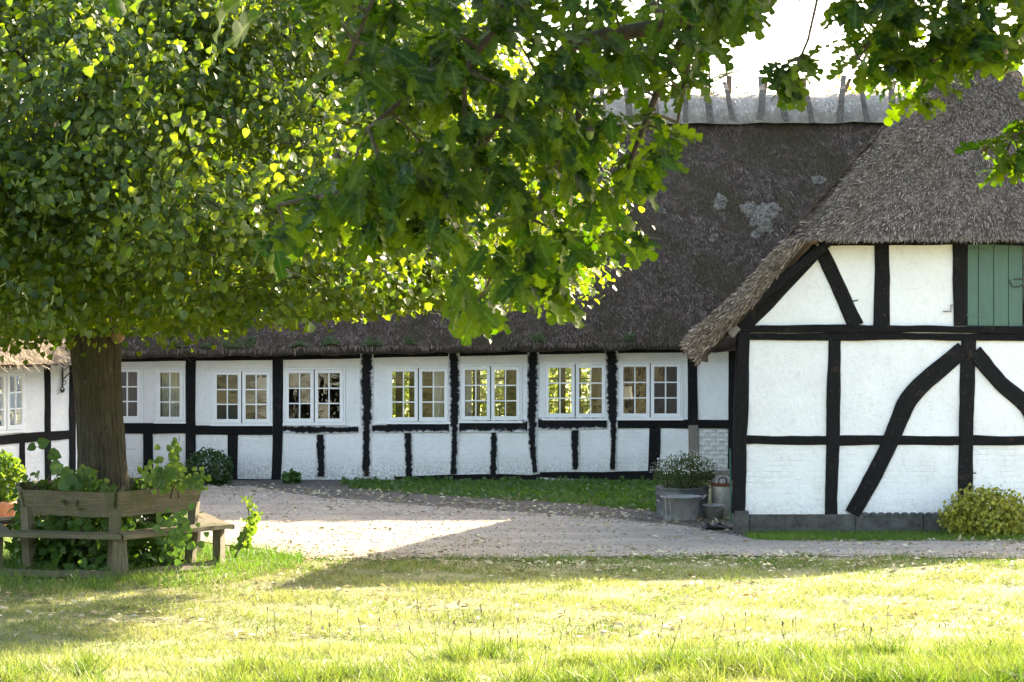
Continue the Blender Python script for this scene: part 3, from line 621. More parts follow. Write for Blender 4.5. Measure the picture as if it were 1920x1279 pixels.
gp('curved_brace', [(1826, 660, 28), (1876, 718, 30), (1925, 763, 32), (1955, 830, 32), (2030, 964, 32)], -.012, .012)
gp('rafter', [(1392, 613, 27), (1536, 467, 25)], -.008); gp('rafter', [(2240, 613, 27), (2092, 467, 25)], -.008)
gp('diagonal_strut', [(1537, 466, 25), (1575, 545, 26), (1606, 611, 27)], .002, .012); gp('diagonal_strut', [(2088, 466, 25), (2020, 611, 27)], .002)
gp('timber_post', [(1653, 450, 29), (1653.5, 611, 31)], .006); gp('timber_post', [(1800, 446, 26), (1800, 611, 27)]); gp('timber_post', [(1933, 446, 25), (1933, 611, 25)])
gp('top_plate', [(1535, 453, 15), (1812, 452, 16), (2092, 453, 15)], .009)
gp('barge_board', [(1346, 617, 17), (1450, 533, 17), (1548, 456, 17)], -.26, .008, dep=.05); gp('barge_board', [(2280, 617, 17), (2080, 456, 17)], -.26, .008, dep=.05)
gp('purlin_end', [(1366, 628, 14), (1381, 613, 14)], -.2, .004, 'bare_timber', .2)
# plinth stones and corner block
x = gxx(1404); stones = 0
while x < gxx(2240):
    L = random.uniform(.9, 1.5); V, Fc = box_geo(x+.004, x+L-.004, YG-.05+random.uniform(-.008, .008), YG+.1, -.35, gzz(965)+random.uniform(-.01, .01)); mk('plinth_stone', V, Fc, 'stone_plinth', wing); x += L
o = MB().box(gxx(1376), gxx(1403), YG-.11, YG+.1, -.35, gzz(957)).build('corner_stone', 'stone_plinth', wing)
md = o.modifiers.new('b', 'BEVEL'); md.width = .02; md.segments = 2
# cobble course under the timber feet
x = gxx(1622)
while x < gxx(1790):
    V, Fc = lathe_geo((x, YG-.02, gzz(964)), [(.002, .028), (.04, .02), (.05, 0), (.04, -.03)], 8); mk('plinth_cobble', V, Fc, 'stone_plinth', wing, True); x += random.uniform(.09, .12)
# green loft hatch, board by board
hatch = MB().box(gxx(1813), gxx(1918), YG+.02, YG+.05, gzz(612), gzz(450)).build('hatch', 'green_boards', wing); tag(hatch, 'weathered green loft hatch')
seams = [1813.5, 1834, 1863, 1890.5, 1917.5]
for a, b in zip(seams, seams[1:]):
    V, Fc = box_geo(gxx(a)+.006, gxx(b)-.006, YG-.012+random.uniform(0, .008), YG+.019, gzz(611+random.uniform(-1, 1)), gzz(451)); mk('plank', V, Fc, 'green_boards', hatch, uv=[(v[0], v[2]) for v in V])
for py in (590, 470): mk('strap_hinge', *box_geo(gxx(1812), gxx(1848), YG-.022, YG-.013, gzz(py+2), gzz(py-2)), 'green_boards', hatch)
mk('hook', *tube_geo([P(1892, 524, YG-.03), P(1898, 538, YG-.035), P(1908, 538, YG-.035), P(1918, 534, YG-.03)], .008, 6), 'black_iron', hatch); mk('hook', *tube_geo([P(1900, 524, YG-.03), P(1919, 523, YG-.03)], .007, 6), 'black_iron', hatch)
mk('pintle', *tube_geo([P(1768, 584, YG-.015), P(1783, 584, YG-.03), P(1783, 572, YG-.03), P(1788, 572, YG-.02)], .010, 6), 'bare_timber', wing)
mk('pintle', *tube_geo([P(1598, 565, YG-.015), P(1609, 563, YG-.03)], .008, 6), 'black_iron', wing)
mk('pintle', *tube_geo([P(1822, 887, YG-.02), P(1830, 887, YG-.03)], .008, 6), 'black_iron', wing)
# roof of the wing: skewed plan, kicked eaves, half hip
RP = [(3.70, 2.50), (3.0, 3.12), (2.32, 3.86), (1.72, 4.72), (1.12, 5.62), (.55, 6.42), (0, 7.15)]
ZH = 3.86
def RU(z): return float(np.interp(z, [p[1] for p in RP], [p[0] for p in RP]))
def VF(z): return -.34 if z <= ZH-.05 else -.44+3.64*((z-ZH+.05)/(7.2-ZH))**1.06
def gl(u, v, z): return np.array((XC+u+v*TT, YG+v, z))
def side(sg):
    def fn(u, v):
        z = 2.50+4.64*min(max(v, 0), 1); vf = VF(z)+.02; vv = vf+(9.6-vf)*u; d = .025*float(wob(z, vv, sg, 2.1))+.012*float(wob(z, vv, sg, 6.))
        return gl(sg*(RU(z)+d), vv, z)
    return fn
def hip(u, v):
    z = ZH-.04+(7.15-ZH+.04)*min(max(v, 0), 1); q = 2*u-1; w_ = RU(z); rnd = abs(q)**10*.5*(1-v*.6)
    d = .02*float(wob(q*w_, z, 1, 2.6))+.015*float(wob(q*w_, z, 2, 6.3))
    return gl(q*w_, VF(z)-d+rnd*.35, z+.05*(1-abs(q))*(1-v)*0+d*.4)
wroof = None
V, Fc = grid_surf(hip, np.linspace(0, 1, 64), np.linspace(0, 1, 40)); wroof = mk('roof', V, Fc, 'wing_thatch', wing, True); tag(wroof, 'grey-brown thatch in a half hip over the gable')
for sg in (-1, 1):
    V, Fc = grid_surf(side(sg), np.linspace(0, 1, 50), np.linspace(0, 1, 36)); mk('roof_slope', V, Fc, 'wing_thatch', wing, True)
    # thick verge: edge face, then soffit back to the wall
    th = .34
    def verge(u, v, sg=sg):
        z = 2.42+(ZH-.02-2.42)*v; a = RU(max(z, 2.5)); dx, dz = .68*th*u, -.73*th*u
        bul = .05*math.sin(u*math.pi); d = .02*float(wob(z, u, 0, 4))
        return gl(sg*(a-dx*(1-.0*v)), -.34-bul-d, z+dz*(1-.75*v)+.0)
    V, Fc = grid_surf(verge, np.linspace(0, 1, 9), np.linspace(0, 1, 34)); vg = mk('verge', V, Fc, 'wing_thatch', wing, True)
    def soff(u, v, sg=sg):
        b = verge(1, v, sg); return b+np.array((TT*.4*u, .42*u, -.02*u))
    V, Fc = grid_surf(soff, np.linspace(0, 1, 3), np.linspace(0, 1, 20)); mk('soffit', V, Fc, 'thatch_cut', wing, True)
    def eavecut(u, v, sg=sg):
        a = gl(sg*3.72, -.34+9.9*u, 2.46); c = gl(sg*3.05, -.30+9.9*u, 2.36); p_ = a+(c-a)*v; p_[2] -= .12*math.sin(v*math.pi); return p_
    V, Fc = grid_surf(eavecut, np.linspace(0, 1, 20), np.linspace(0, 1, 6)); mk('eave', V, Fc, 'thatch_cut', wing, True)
    if sg < 0:
        p, nr, dn, u, v = sample_fn(lambda a, b: verge(a, b), 5200); nr[:] = (-.35, -.85, .35); straw('straw', p, nr, np.tile((-.62, -.12, -.62), (len(p), 1)), .09, .010, .25, 'wing_thatch_straw', vg, .35)
p, nr, dn, u, v = sample_fn(hip, 60000); straw('straw', p, nr, dn, .105, .0075, .5, 'wing_thatch_straw', wroof, .30)
p, nr, dn, u, v = sample_fn(lambda a, b: hip(a, b*.025), 6000); straw('straw', p, nr, dn*.6+np.array((0, -.25, -.55)), .07, .009, .2, 'wing_thatch_straw', wroof, .22)
def hipunder(u, v):
    q = 2*u-1; a = hip(u, 0)+np.array((0, 0, -.0)); c = gl(q*2.25, .02, ZH-.01); p_ = a+(c-a)*v; p_[2] -= .05*math.sin(min(1, v*3)*math.pi/2)*(1-v); return p_
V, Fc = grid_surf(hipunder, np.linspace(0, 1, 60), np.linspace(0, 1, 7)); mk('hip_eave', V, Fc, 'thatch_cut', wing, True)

# ------------------------------------------------------------------ left wing, set at an angle
KX, KY = wx(140, 34.0), 34.0; PH = math.radians(60); KD = np.array((-math.cos(PH), -math.sin(PH))); KN = np.array((math.sin(PH), -math.cos(PH)))
def lf(pt):   # local: x = metres along the wall from the corner, y = depth into the house (negative = out), z
    return (KX+KD[0]*pt[0]-KN[0]*pt[1], KY+KD[1]*pt[0]-KN[1]*pt[1], pt[2])
left = thing('cottage_wing', 'white half-timbered cottage wing with sunlit straw thatch behind the linden', 'house', (KX, KY, -.2))
def s_of(px):
    a = (px-CX)/F; return (KX-a*KY)/(a*KD[1]-KD[0])*1.0
infill('wall_panel', -.1, -.1, 6, -.25, .84, 0, 'limewash_brick', left, frame=lf)
s0 = s_of(48); infill('wall_panel', -.1, -.1, 6, .84, 2.2, 0, 'limewash', left, (s0, s0+.88, .97, 1.93), frame=lf)
wl = window(s0+.003, s0+.877, .973, 1.927, 2, 0, left, frame=lf)
for i in range(8): pass
def lp_(name, pts, yo=0.): return timber_bar(name, pts, -.03+yo, .12, 'tarred_timber', left, .006, frame=lf)
sa = s_of(89.5); lp_('timber_post', [(sa, -.2, .13), (sa+.02, 2.2, .13)]); lp_('timber_post', [(.06, -.2, .14), (.06, 2.2, .14)]); lp_('timber_rail', [(.13, .87, .14), (3, .86, .14), (6, .86, .14)], .004)
sb = s_of(41); lp_('timber_stud', [(sb, -.15, .11), (sb, .80, .11)], .003)
mk('end_wall', [lf((-.1, 0, -.25)), lf((-.1, 5, -.25)), lf((-.1, 5, 2.3)), lf((-.1, 0, 2.3))], [(0, 1, 2, 3)], 'limewash', left)
V = []; Fc = []
for i in range(40):
    x = s0+.03+i*.021; V += [lf((x, .16+.025*math.sin(i*1.7), .95)), lf((x, .16+.025*math.sin(i*1.7), 1.95))]
    if i: Fc.append((2*i-2, 2*i, 2*i+1, 2*i-1))
tag(mk('curtain', V, Fc, 'curtain_cloth', None, True), 'grey curtains filling the window at the left edge', 'curtain')
mk('interior_wall', [lf((-.05, 1.5, -.25)), lf((6, 1.5, -.25)), lf((6, 1.5, 2.3)), lf((-.05, 1.5, 2.3))], [(0, 1, 2, 3)], 'interior_dark', left)
def lroof(u, v):
    x = -.35+6.6*u; y = -.42+3.0*v; z = 2.02+3.1*v-.25*v*(1-v); d = .03*float(wob(x, z, 5, 1.7))+.018*float(wob(x, z, 6, 5.)); return np.array(lf((x, y-d*.6, z+d*.6)))
V, Fc = grid_surf(lroof, np.linspace(0, 1, 50), np.linspace(0, 1, 30)); lr = mk('roof', V, Fc, 'new_thatch', left, True)
V, Fc = grid_surf(lambda u, v: np.array(lf((-.35+6.6*u, -.42+.12*v+.35*v*v, 2.02-.13*math.sin(v*math.pi*.8)+.16*v))), np.linspace(0, 1, 40), np.linspace(0, 1, 7)); mk('eave', V, Fc, 'new_thatch', left, True)
V, Fc = grid_surf(lambda u, v: np.array(lf((-.35, -.42+3*u, 2.02+3.1*u-.25*u*(1-u)-.3*v))), np.linspace(0, 1, 12), np.linspace(0, 1, 3)); mk('verge', V, Fc, 'new_thatch', left, True)
V, Fc = grid_surf(lambda u, v: np.array(lf((-.35+6.6*u, 2.58+3*v, 5.12-3.1*v))), np.linspace(0, 1, 3), np.linspace(0, 1, 3)); mk('roof_slope', V, Fc, 'new_thatch', left, True)
p, nr, dn, u, v = sample_fn(lroof, 9000); straw('straw', p, nr, dn, .16, .012, .5, 'new_thatch_straw', lr, .3)
# wrought iron bracket and cable on the wall corner
br = thing('lamp_bracket', 'black wrought iron bracket with scrolls on the left wing wall', 'bracket', lf((.34, -.05, 1.55)))
mk('upright', *tube_geo([lf((.34, -.05, 2.08)), lf((.34, -.05, 1.62))], .016, 6), 'black_iron', br)
mk('arm', *tube_geo([lf((.34, -.05, 2.05)), lf((.12, -.30, 2.05))], .013, 6), 'black_iron', br); mk('brace', *tube_geo([lf((.34, -.05, 1.74)), lf((.15, -.26, 2.04))], .010, 6), 'black_iron', br); mk('brace', *tube_geo([lf((.34, -.05, 1.88)), lf((.20, -.20, 2.04))], .008, 6), 'black_iron', br)
for sg in (-1, 1): mk('scroll', *tube_geo([lf((.34+sg*(.012+.03*math.sin(q)), -.05, 1.62-.035+.035*math.cos(q))) for q in np.linspace(0, 5, 12)], .010, 6), 'black_iron', br)
mk('scroll', *tube_geo([lf((.34-.035+.03*math.cos(q), -.06, 1.70+.03*math.sin(q))) for q in np.linspace(0, 5, 12)], .007, 6), 'black_iron', br)
tag(mk('cable', *tube_geo(smooth_path([P(144, 684, 36.9), P(133, 712, 36.9), P(128, 740, 36.9), P(132, 765, 36.9), P(126, 778, 36.9)], .05), .010, 6), 'cable_white', None, True), 'thin pale cable dangling beside the entrance', 'cable')

# ------------------------------------------------------------------ leaf templates
LIN_T = np.array([(0, 0, 0), (0, .42, -.05), (0, 1, -.22), (-.30, -.06, .05), (-.52, .22, .06), (-.40, .62, -.02), (.30, -.06, .05), (.52, .22, .06), (.40, .62, -.02)], float)
LIN_F = [(0, 1, 4, 3), (1, 2, 5, 4), (0, 6, 7, 1), (1, 7, 8, 2)]
OV_T = np.array([(0, 0, 0), (-.5, .4, .08), (0, 1, -.05), (.5, .4, .08)], float); OV_F = [(0, 3, 2, 1)]
LS_T = np.array([(0, 0, 0), (0, 1, -.20), (-.50, .14, .06), (-.40, .62, .0), (.50, .14, .06), (.40, .62, .0)], float); LS_F = [(0, 1, 3, 2), (0, 4, 5, 1)]
def fol(name, mat, pos, ax, nm, size, parent, T=LIN_T, Fq=LIN_F, rnd=None, stuff=True):
    n = len(pos); V, Fa, r = bake(T, Fq, pos, ax, nm, size, RS.rand(n) if rnd is None else rnd)
    o = link(name, np_mesh(name, V, Fa, r), mat, parent)
    if stuff: o['kind'] = 'stuff'
    return o
def limb(name, pts, r0, r1, parent, mat='bark', n=10, step=.12):
    path = smooth_path([tuple(p) for p in pts], step); k = len(path); return mk(name, *tube_geo(path, [r0+(r1-r0)*i/(k-1) for i in range(k)], n), mat, parent, True)

# ------------------------------------------------------------------ the linden and its ring bench
LY = 24.0; LX = wx(185, LY); linden = thing('linden_tree', 'thick-trunked linden in full leaf standing inside the ring bench', 'tree', (LX, LY, 0))
V = []; Fc = []; n = 150; hs = np.linspace(-.1, 3.3, 130)
for h in hs:
    r0 = float(np.interp(h, [-.1, .15, .5, 1.2, 2.0, 2.5, 2.9, 3.3], [.56, .42, .30, .258, .252, .28, .33, .36])); cxx = LX+float(np.interp(h, [0, 1.2, 2.6, 3.3], [.06, .03, -.05, -.08]))
    for k in range(n):
        q = 2*math.pi*k/n; fu = abs(math.sin(q*17+1.1*float(wob(q*2, h, 0, 1.6))+.8*math.sin(h*3.1+q*4)))*.6+abs(math.sin(q*31+1.6*float(wob(q*3, h, 4, 2.4))+h*.9))*.4; r = r0*(1+.10*(fu-.5)+.035*math.sin(5*q+h*.6)+.025*math.sin(9*q-h)+.02*float(wob(q*3, h*2, 0, 1.3))+(.10*max(0, .4-h)*math.sin(5*q+1))); V.append((cxx+r*math.cos(q), LY+r*math.sin(q), h))
for i in range(len(hs)-1):
    for k in range(n): Fc.append((i*n+k, i*n+(k+1) % n, (i+1)*n+(k+1) % n, (i+1)*n+k))
trunk = mk('trunk', V, Fc, 'bark', linden, True)
kp = P(219, 632, LY-.24); mk('branch_scar', *tube_geo([kp+Vector((0, .06, 0)), kp+Vector((.0, -.02, 0)), kp+Vector((0, -.035, 0))], [.075, .06, .035], 12), 'cut_wood', trunk, True)
LC = np.array((LX+.5, LY-.2, 0.))
for k in range(13):
    q = k*2.4+.3; L = random.uniform(2.6, 4.6); z0 = random.uniform(2.5, 3.3); e = np.array((math.cos(q)*L, math.sin(q)*L)); zt = z0+random.uniform(.6, 3.2)
    limb('limb', [(LX, LY, z0-.3), (LX+e[0]*.3, LY+e[1]*.3, z0+(zt-z0)*.6), (LX+e[0]*.7, LY+e[1]*.7, zt), (LX+e[0], LY+e[1], zt-.1)], .13, .02, linden)
limb('limb', [(LX-.08, LY, 3.1), (LX-.1, LY, 5), (LX+.1, LY+.1, 6.7)], .30, .04, linden)
def crown_R(z): return np.interp(z, [2.5, 2.9, 3.6, 4.5, 5.5, 6.4, 7.1], [4.2, 4.7, 5.0, 4.95, 4.4, 3.2, .6])
def low_edge(x, y):   # underside of the crown
    return 2.72+.16*wob(x, y, 0, .9)+.10*wob(x, y, 2, 2.6)+np.clip((x-LX-.6)*.11, 0, .42)
ns = 5000; z = 2.65+RS.rand(ns)*4.4; q = RS.rand(ns)*2*np.pi; rr_ = np.sqrt(.12+.88*RS.rand(ns)**.75); R_ = crown_R(z)*rr_*(1+.10*np.sin(q*5+z*2)+.07*np.sin(q*9-z*3))
sp = np.stack([LC[0]+R_*np.cos(q), LC[1]+R_*np.sin(q), z], -1); sp[:, 2] = np.maximum(sp[:, 2], low_edge(sp[:, 0], sp[:, 1])+.15)
# gather most sprays into boughs so that lit clumps and dark gaps alternate
nb = 420; bi = RS.permutation(ns)[:nb]; far = rr_[bi] > .72; bc = sp[bi][far]; grp = RS.rand(ns) < .5; gi = RS.randint(0, len(bc), ns)
sp2 = bc[gi]+RS.normal(size=(ns, 3))*np.array((.40, .40, .20)); sp2[:, 2] = np.maximum(sp2[:, 2], low_edge(sp2[:, 0], sp2[:, 1])+.12)
sp = np.where(grp[:, None], sp2, sp); q = np.arctan2(sp[:, 1]-LC[1], sp[:, 0]-LC[0]); z = sp[:, 2]
outw = np.stack([np.cos(q), np.sin(q), (z-4.2)*.12], -1)
lpos = []; lax = []; lnm = []; lsz = []; bpos = []; bax = []
for i in range(ns):
    vis = sp[i, 2] < 6.5; m_ = 40 if vis else 30
    d = outw[i]+RS.normal(size=3)*.45; d[2] = -abs(RS.normal())*.35+.10; d /= np.linalg.norm(d); sl = .45+.5*RS.rand()
    t = RS.rand(m_); sd_ = RS.normal(size=(m_, 3))*np.array((.15, .15, .09)); pt = sp[i]+d*sl*(t[:, None]-.4)-np.array((0, 0, .16))*(t[:, None]**2)+sd_
    ax = d*.55+np.array((0, 0, -.62))+RS.normal(size=(m_, 3))*.62; nm = outw[i]*.6+np.array((0, -.1, .75))+RS.normal(size=(m_, 3))*.58
    lpos.append(pt); lax.append(ax); lnm.append(nm); lsz.append((.034+.066*RS.rand(m_)**1.3)*(1 if vis else 1.15))
    if vis and RS.rand() < .5:
        k = 4; bpos.append(sp[i]+d*sl*.4+RS.normal(size=(k, 3))*.08-np.array((0, 0, .05))); bax.append(np.array((0, 0, -1.))+RS.normal(size=(k, 3))*.38)
# low sprays that hang over the eaves at the left edge and below the crown
for (px, py, Yd, cnt) in ((40, 640, 22.5, 90), (95, 655, 22.5, 70), (15, 610, 22, 80), (75, 625, 22, 60), (440, 625, 22, 40), (345, 650, 22.6, 45), (330, 615, 22, 60), (560, 572, 21.5, 60), (640, 562, 22, 60), (720, 550, 22, 60), (800, 545, 22, 60), (860, 520, 22.5, 60), (930, 520, 23, 60), (1020, 470, 23.5, 90), (1090, 420, 24, 90), (1150, 370, 24, 70), (180, 615, 23, 60), (240, 600, 22.6, 60)):
    c = np.array(P(px, py, Yd)); pt = c+RS.normal(size=(cnt, 3))*np.array((.24, .25, .10)); lpos.append(pt); lax.append(np.array((0, -.1, -.8))+RS.normal(size=(cnt, 3))*.45); lnm.append(np.array((0, -.6, .6))+RS.normal(size=(cnt, 3))*.5); lsz.append(.05+.035*RS.rand(cnt)); tl = np.array((LX, LY, c[2]+.5))-c; tl *= 1.3/np.linalg.norm(tl); limb('twig', [c+tl, c+tl*.5+np.array((0, 0, .06)), c-tl*.12-np.array((0, 0, .12))], .012, .003, linden, 'twig_bark', 5, .15)
lpos = np.concatenate(lpos); lax = np.concatenate(lax); lnm = np.concatenate(lnm); lsz = np.concatenate(lsz)
ex = np.hypot(lpos[:, 0]-LC[0], lpos[:, 1]-LC[1]) > np.maximum(crown_R(lpos[:, 2]), 3.6)*1.12+.1*RS.normal(size=len(lpos))
keep = ~ex & (lpos[:, 2] > 2.42+np.clip((lpos[:, 0]-LX-.6)*.16, 0, .46)+.05*RS.normal(size=len(lpos))) & ~((lpos[:, 1] < 22.2) & (lpos[:, 2] < 2.62)); lpos, lax, lnm, lsz = lpos[keep], lax[keep], lnm[keep], lsz[keep]
vis = (np.abs(lpos[:, 0]/lpos[:, 1]*F+CX-480) < 470) & (lpos[:, 2] < 5.6); order = np.argsort(np.where(vis, lpos[:, 1], 99)); near = order[:300]; rest = order[300:]
crown = fol('crown', 'linden_leaf', lpos[rest], lax[rest], lnm[rest], lsz[rest], linden, LS_T, LS_F)
def leaf_objects(T, Fq, variants, pos, ax, nm, size, mat, parent, name='leaf'):
    meshes = []
    for k in range(variants):
        me = np_mesh(name, T[k % len(T)], Fq, np.full(len(T[0]), (k+.5)/variants)); me.materials.append(M[mat]); meshes.append(me)
    for i in range(len(pos)):
        a = Vector(ax[i]).normalized(); x = a.cross(Vector(nm[i])).normalized(); z = x.cross(a); m4 = Matrix((x, a, z)).transposed().to_4x4()
        o = bpy.data.objects.new(name, meshes[RS.randint(variants)]); COL.objects.link(o); adopt(o, parent); o.matrix_basis = Matrix.Translation(Vector(pos[i])) @ m4 @ Matrix.Scale(float(size[i]), 4)
leaf_objects([LIN_T], LIN_F, 5, lpos[near], lax[near], lnm[near], lsz[near], 'linden_leaf', linden)
tq = MB()
for i in RS.permutation(ns)[:900]:
    if sp[i, 2] < 6.3: dv = sp[i]-np.array((LX, LY, sp[i, 2]-.6)); dv *= .8/np.linalg.norm(dv); tq.add(*tube_geo([sp[i]-dv, sp[i]-dv*.4+np.array((0, 0, .05)), sp[i]+dv*.4-np.array((0, 0, .12))], [.010, .007, .003], 4, False))
tq.build('twigs', 'twig_bark', linden)['kind'] = 'stuff'
bpos = np.concatenate(bpos); bax = np.concatenate(bax); kb_ = (bpos[:, 2] > 2.75+np.clip((bpos[:, 0]-LX-.6)*.14, 0, .42)) & (np.hypot(bpos[:, 0]-LC[0], bpos[:, 1]-LC[1]) < np.maximum(crown_R(bpos[:, 2]), 3.6)*1.05) & (bpos[:, 2] > 2.7); bpos, bax = bpos[kb_], bax[kb_]
BR_T = np.array([(-.5, 0, 0), (.5, 0, 0), (.7, .5, .1), (.3, 1, .28), (-.3, 1, .28), (-.7, .5, .1)], float); BR_F = [(0, 1, 2, 5), (5, 2, 3, 4)]
V, Fa, r = bake(BR_T, BR_F, bpos, bax, rand_dirs(len(bpos)), .06+.05*RS.rand(len(bpos)), RS.rand(len(bpos)), np.full(len(bpos), .015)); o = link('bract', np_mesh('bract', V, Fa, r), 'linden_bract', linden); o['kind'] = 'stuff'

bench = thing('ring_bench', 'mossy weathered hexagonal wooden bench built round the linden trunk', 'bench', (LX, LY, 0))
angs = [math.radians(a) for a in (-100, -40, 20, 80, 140, 200)]
def hexp(R, k, z, rs=None):
    k %= 6; R_ = R*(rs[k] if rs else 1); return np.array((LX+R_*math.sin(angs[k]), LY-R_*math.cos(angs[k]), z))
def board(name, a0, a1, b0, b1, th, up, mat='bench_wood', parent=bench, seg=8):
    """board with edge a0-a1 and opposite edge b0-b1, thickness th along up"""
    a0, a1, b0, b1, up = map(np.array, (a0, a1, b0, b1, up)); up = up/np.linalg.norm(up); V = []; uv = []; Fc = []; L = np.linalg.norm(a1-a0); s0_ = random.random()*9
    for i in range(seg+1):
        t = i/seg; a = a0+(a1-a0)*t; b = b0+(b1-b0)*t; wv = (b-a)/np.linalg.norm(b-a); j1 = wv*.010*float(wob(t*L*4+s0_, 1)); j2 = wv*.010*float(wob(t*L*4+s0_, 7)); sag = up*.006*float(wob(t*2+s0_, 3))
        V += [a+j1+sag, b+j2+sag, b+j2+up*th+sag, a+j1+up*th+sag]; uv += [(t*L+s0_, 0), (t*L+s0_, .2), (t*L+s0_, .25), (t*L+s0_, .05)]
        if i: c = (i-1)*4; Fc += [(c+e, c+4+e, c+4+(e+1) % 4, c+(e+1) % 4) for e in range(4)]
    Fc += [(0, 1, 2, 3), tuple(seg*4+e for e in (3, 2, 1, 0))]
    return mk(name, V, Fc, mat, parent, False, uv)
RB = [.86, .95, 1.04, 1.08, 1.0, .9]; RS_ = 1.58
for k in range(6):
    j = (k+1) % 6; zs = .475+random.uniform(-.012, .012)
    e = .012
    for (ro, ri) in ((1.585, 1.40), (1.385, 1.20)):
        A, B, C_, D = hexp(ro, k, zs-.045), hexp(ro, j, zs-.045), hexp(ri, k, zs-.045), hexp(ri, j, zs-.045); d = (B-A)/np.linalg.norm(B-A)*e
        board('seat_board', A+d, B-d, C_+d, D-d, .045, (0, 0, 1))
    A, B = hexp(1.02, k, .63, RB), hexp(1.02, j, .63, RB); A2, B2 = hexp(1.10, k, .905+random.uniform(-.012, .012), RB), hexp(1.10, j, .905+random.uniform(-.012, .012), RB); mid = (A+B)/2-np.array((LX, LY, .6)); mid[2] = 0; d = (B-A)/np.linalg.norm(B-A)*.008
    board('back_board', A+d, B-d, A2+d, B2-d, .04, mid)
    for Rr, zt_, wd in ((1.40, .428, .085), (.985, .72, .07)):   # front leg under the seat joint and the back post
        c = hexp(Rr, k, 0, RB if Rr < 1.1 else None); rad = np.array((math.sin(angs[k]), -math.cos(angs[k]), 0)); tan = np.array((math.cos(angs[k]), math.sin(angs[k]), 0)); lean = rad*(.05 if Rr < 1.1 else .0)
        w2 = wd*random.uniform(.9, 1.1); board('leg' if Rr > 1.1 else 'back_post', c-tan*w2-rad*.04+(0, 0, -.05), c-tan*w2*.9-rad*.04+lean+(0, 0, zt_), c+tan*w2-rad*.04+(0, 0, -.05), c+tan*w2*.9-rad*.04+lean+(0, 0, zt_), .09, rad)
for k in (1, 2):
    j = k+1; A, B = hexp(1.50, k, .02), hexp(1.50, j, .02); d = (B-A)/np.linalg.norm(B-A)*.06; rad = ((A+B)/2-np.array((LX, LY, .02))); rad[2] = 0; rad /= np.linalg.norm(rad)
    board('foot_board', A+d, B-d, A+d+(0, 0, .065)-rad*.05, B-d+(0, 0, .065)-rad*.05, .045, -rad)
# suckers and climbers round the trunk foot
def bush(name, mat, c, rad, n, size, label=None, cat=None, parent=None, T=LIN_T, Fq=LIN_F, shell=.5, up=.4, group=None, stem=True, lump=5):
    t = thing(name, label, cat, (c[0], c[1], c[2]-rad[2]), group) if parent is None else parent
    d = rand_dirs(n); rr = (shell+(1-shell)*RS.rand(n, 1)**.6)*(1+.18*wob(d[:, 0], d[:, 1], d[:, 2], lump)[:, None])
    pos = np.array(c)+d*rr*np.array(rad); pos[:, 2] = np.maximum(pos[:, 2], c[2]-rad[2]+.01)
    fol('foliage', mat, pos, d*.6+RS.normal(size=(n, 3))*.6+np.array((0, 0, -.1)), d+np.array((0, 0, up))+RS.normal(size=(n, 3))*.5, size*(.6+.8*RS.rand(n)), t, T, Fq)
    if stem:
        for k in range(4):
            q = k*1.7; mk('stem', *tube_geo([(c[0]+.03*math.cos(q), c[1]+.03*math.sin(q), c[2]-rad[2]-.02), (c[0]+rad[0]*.3*math.cos(q), c[1]+rad[1]*.3*math.sin(q), c[2]), (c[0]+rad[0]*.55*math.cos(q), c[1]+rad[1]*.55*math.sin(q), c[2]+rad[2]*.6)], [.014, .009, .004], 5), 'twig_bark', t)
    return t
us_ = thing('trunk_undergrowth', 'tangle of leafy shoots and ivy round the linden foot inside the bench', 'plant', (LX, LY, 0))
n = 3200; q = RS.rand(n)*2*np.pi; r = .35+.62*RS.rand(n)**.8; zz = RS.rand(n)**1.3*.98*np.clip(.75+.3*np.sin(q*3+1), .3, 1)
pos = np.stack([LX+r*np.sin(q), LY-r*np.cos(q), zz+.02], -1); od = np.stack([np.sin(q), -np.cos(q), 0*q], -1)
fol('foliage', 'weed_leaf', pos, od*.5+RS.normal(size=(n, 3))*.6, od+np.array((0, 0, .7))+RS.normal(size=(n, 3))*.5, .05+.06*RS.rand(n), us_)
for k in range(26): q = k*.77; limb('stem', [(LX+.4*math.sin(q), LY-.4*math.cos(q), 0), (LX+.6*math.sin(q), LY-.6*math.cos(q), .5), (LX+.75*math.sin(q+.2), LY-.75*math.cos(q+.2), .95)], .010, .003, us_, 'twig_bark', 5, .2)
def shoot(label, pts, leaves, size, mat='young_leaf', yoff=0):
    """pts: (px,py,Y); leaves: (px,py,Y,angle deg,scale)"""
    p3 = [P(*p) for p in pts]; t = thing('linden_shoot', label, 'shoot', (p3[0].x, p3[0].y, p3[0].z), 'young shoots round the bench'); limb('stem', p3, .011, .003, t, 'twig_bark', 6, .06)
    pos = []; ax = []; nm = []; sz = []
    for (px, py, Yd, an, sc) in leaves: pos.append(P(px, py, Yd)); an = math.radians(an); ax.append((math.cos(an), -.15, math.sin(an))); nm.append((random.uniform(-.4, .4), -.9, random.uniform(.1, .6))); sz.append(size*sc)
    leaf_objects([LIN_T], LIN_F, 4, np.array(pos), np.array(ax), np.array(nm), np.array(sz), mat, t)
shoot('single arching shoot with four large dark leaves left of the trunk', [(135, 915, 23.4), (122, 885, 23.3), (112, 868, 23.2), (90, 846, 23.2), (64, 836, 23.2)],
      [(66, 836, 23.2, 200, .8), (72, 834, 23.15, 20, 1.05), (92, 850, 23.2, -15, 1.15), (112, 868, 23.2, -125, 1.3), (118, 880, 23.2, -40, 1.0), (122, 890, 23.15, -70, 1.1), (130, 905, 23.1, -150, 1.1), (128, 898, 23.1, -20, 1.0)], .125, 'weed_leaf')
lv = []
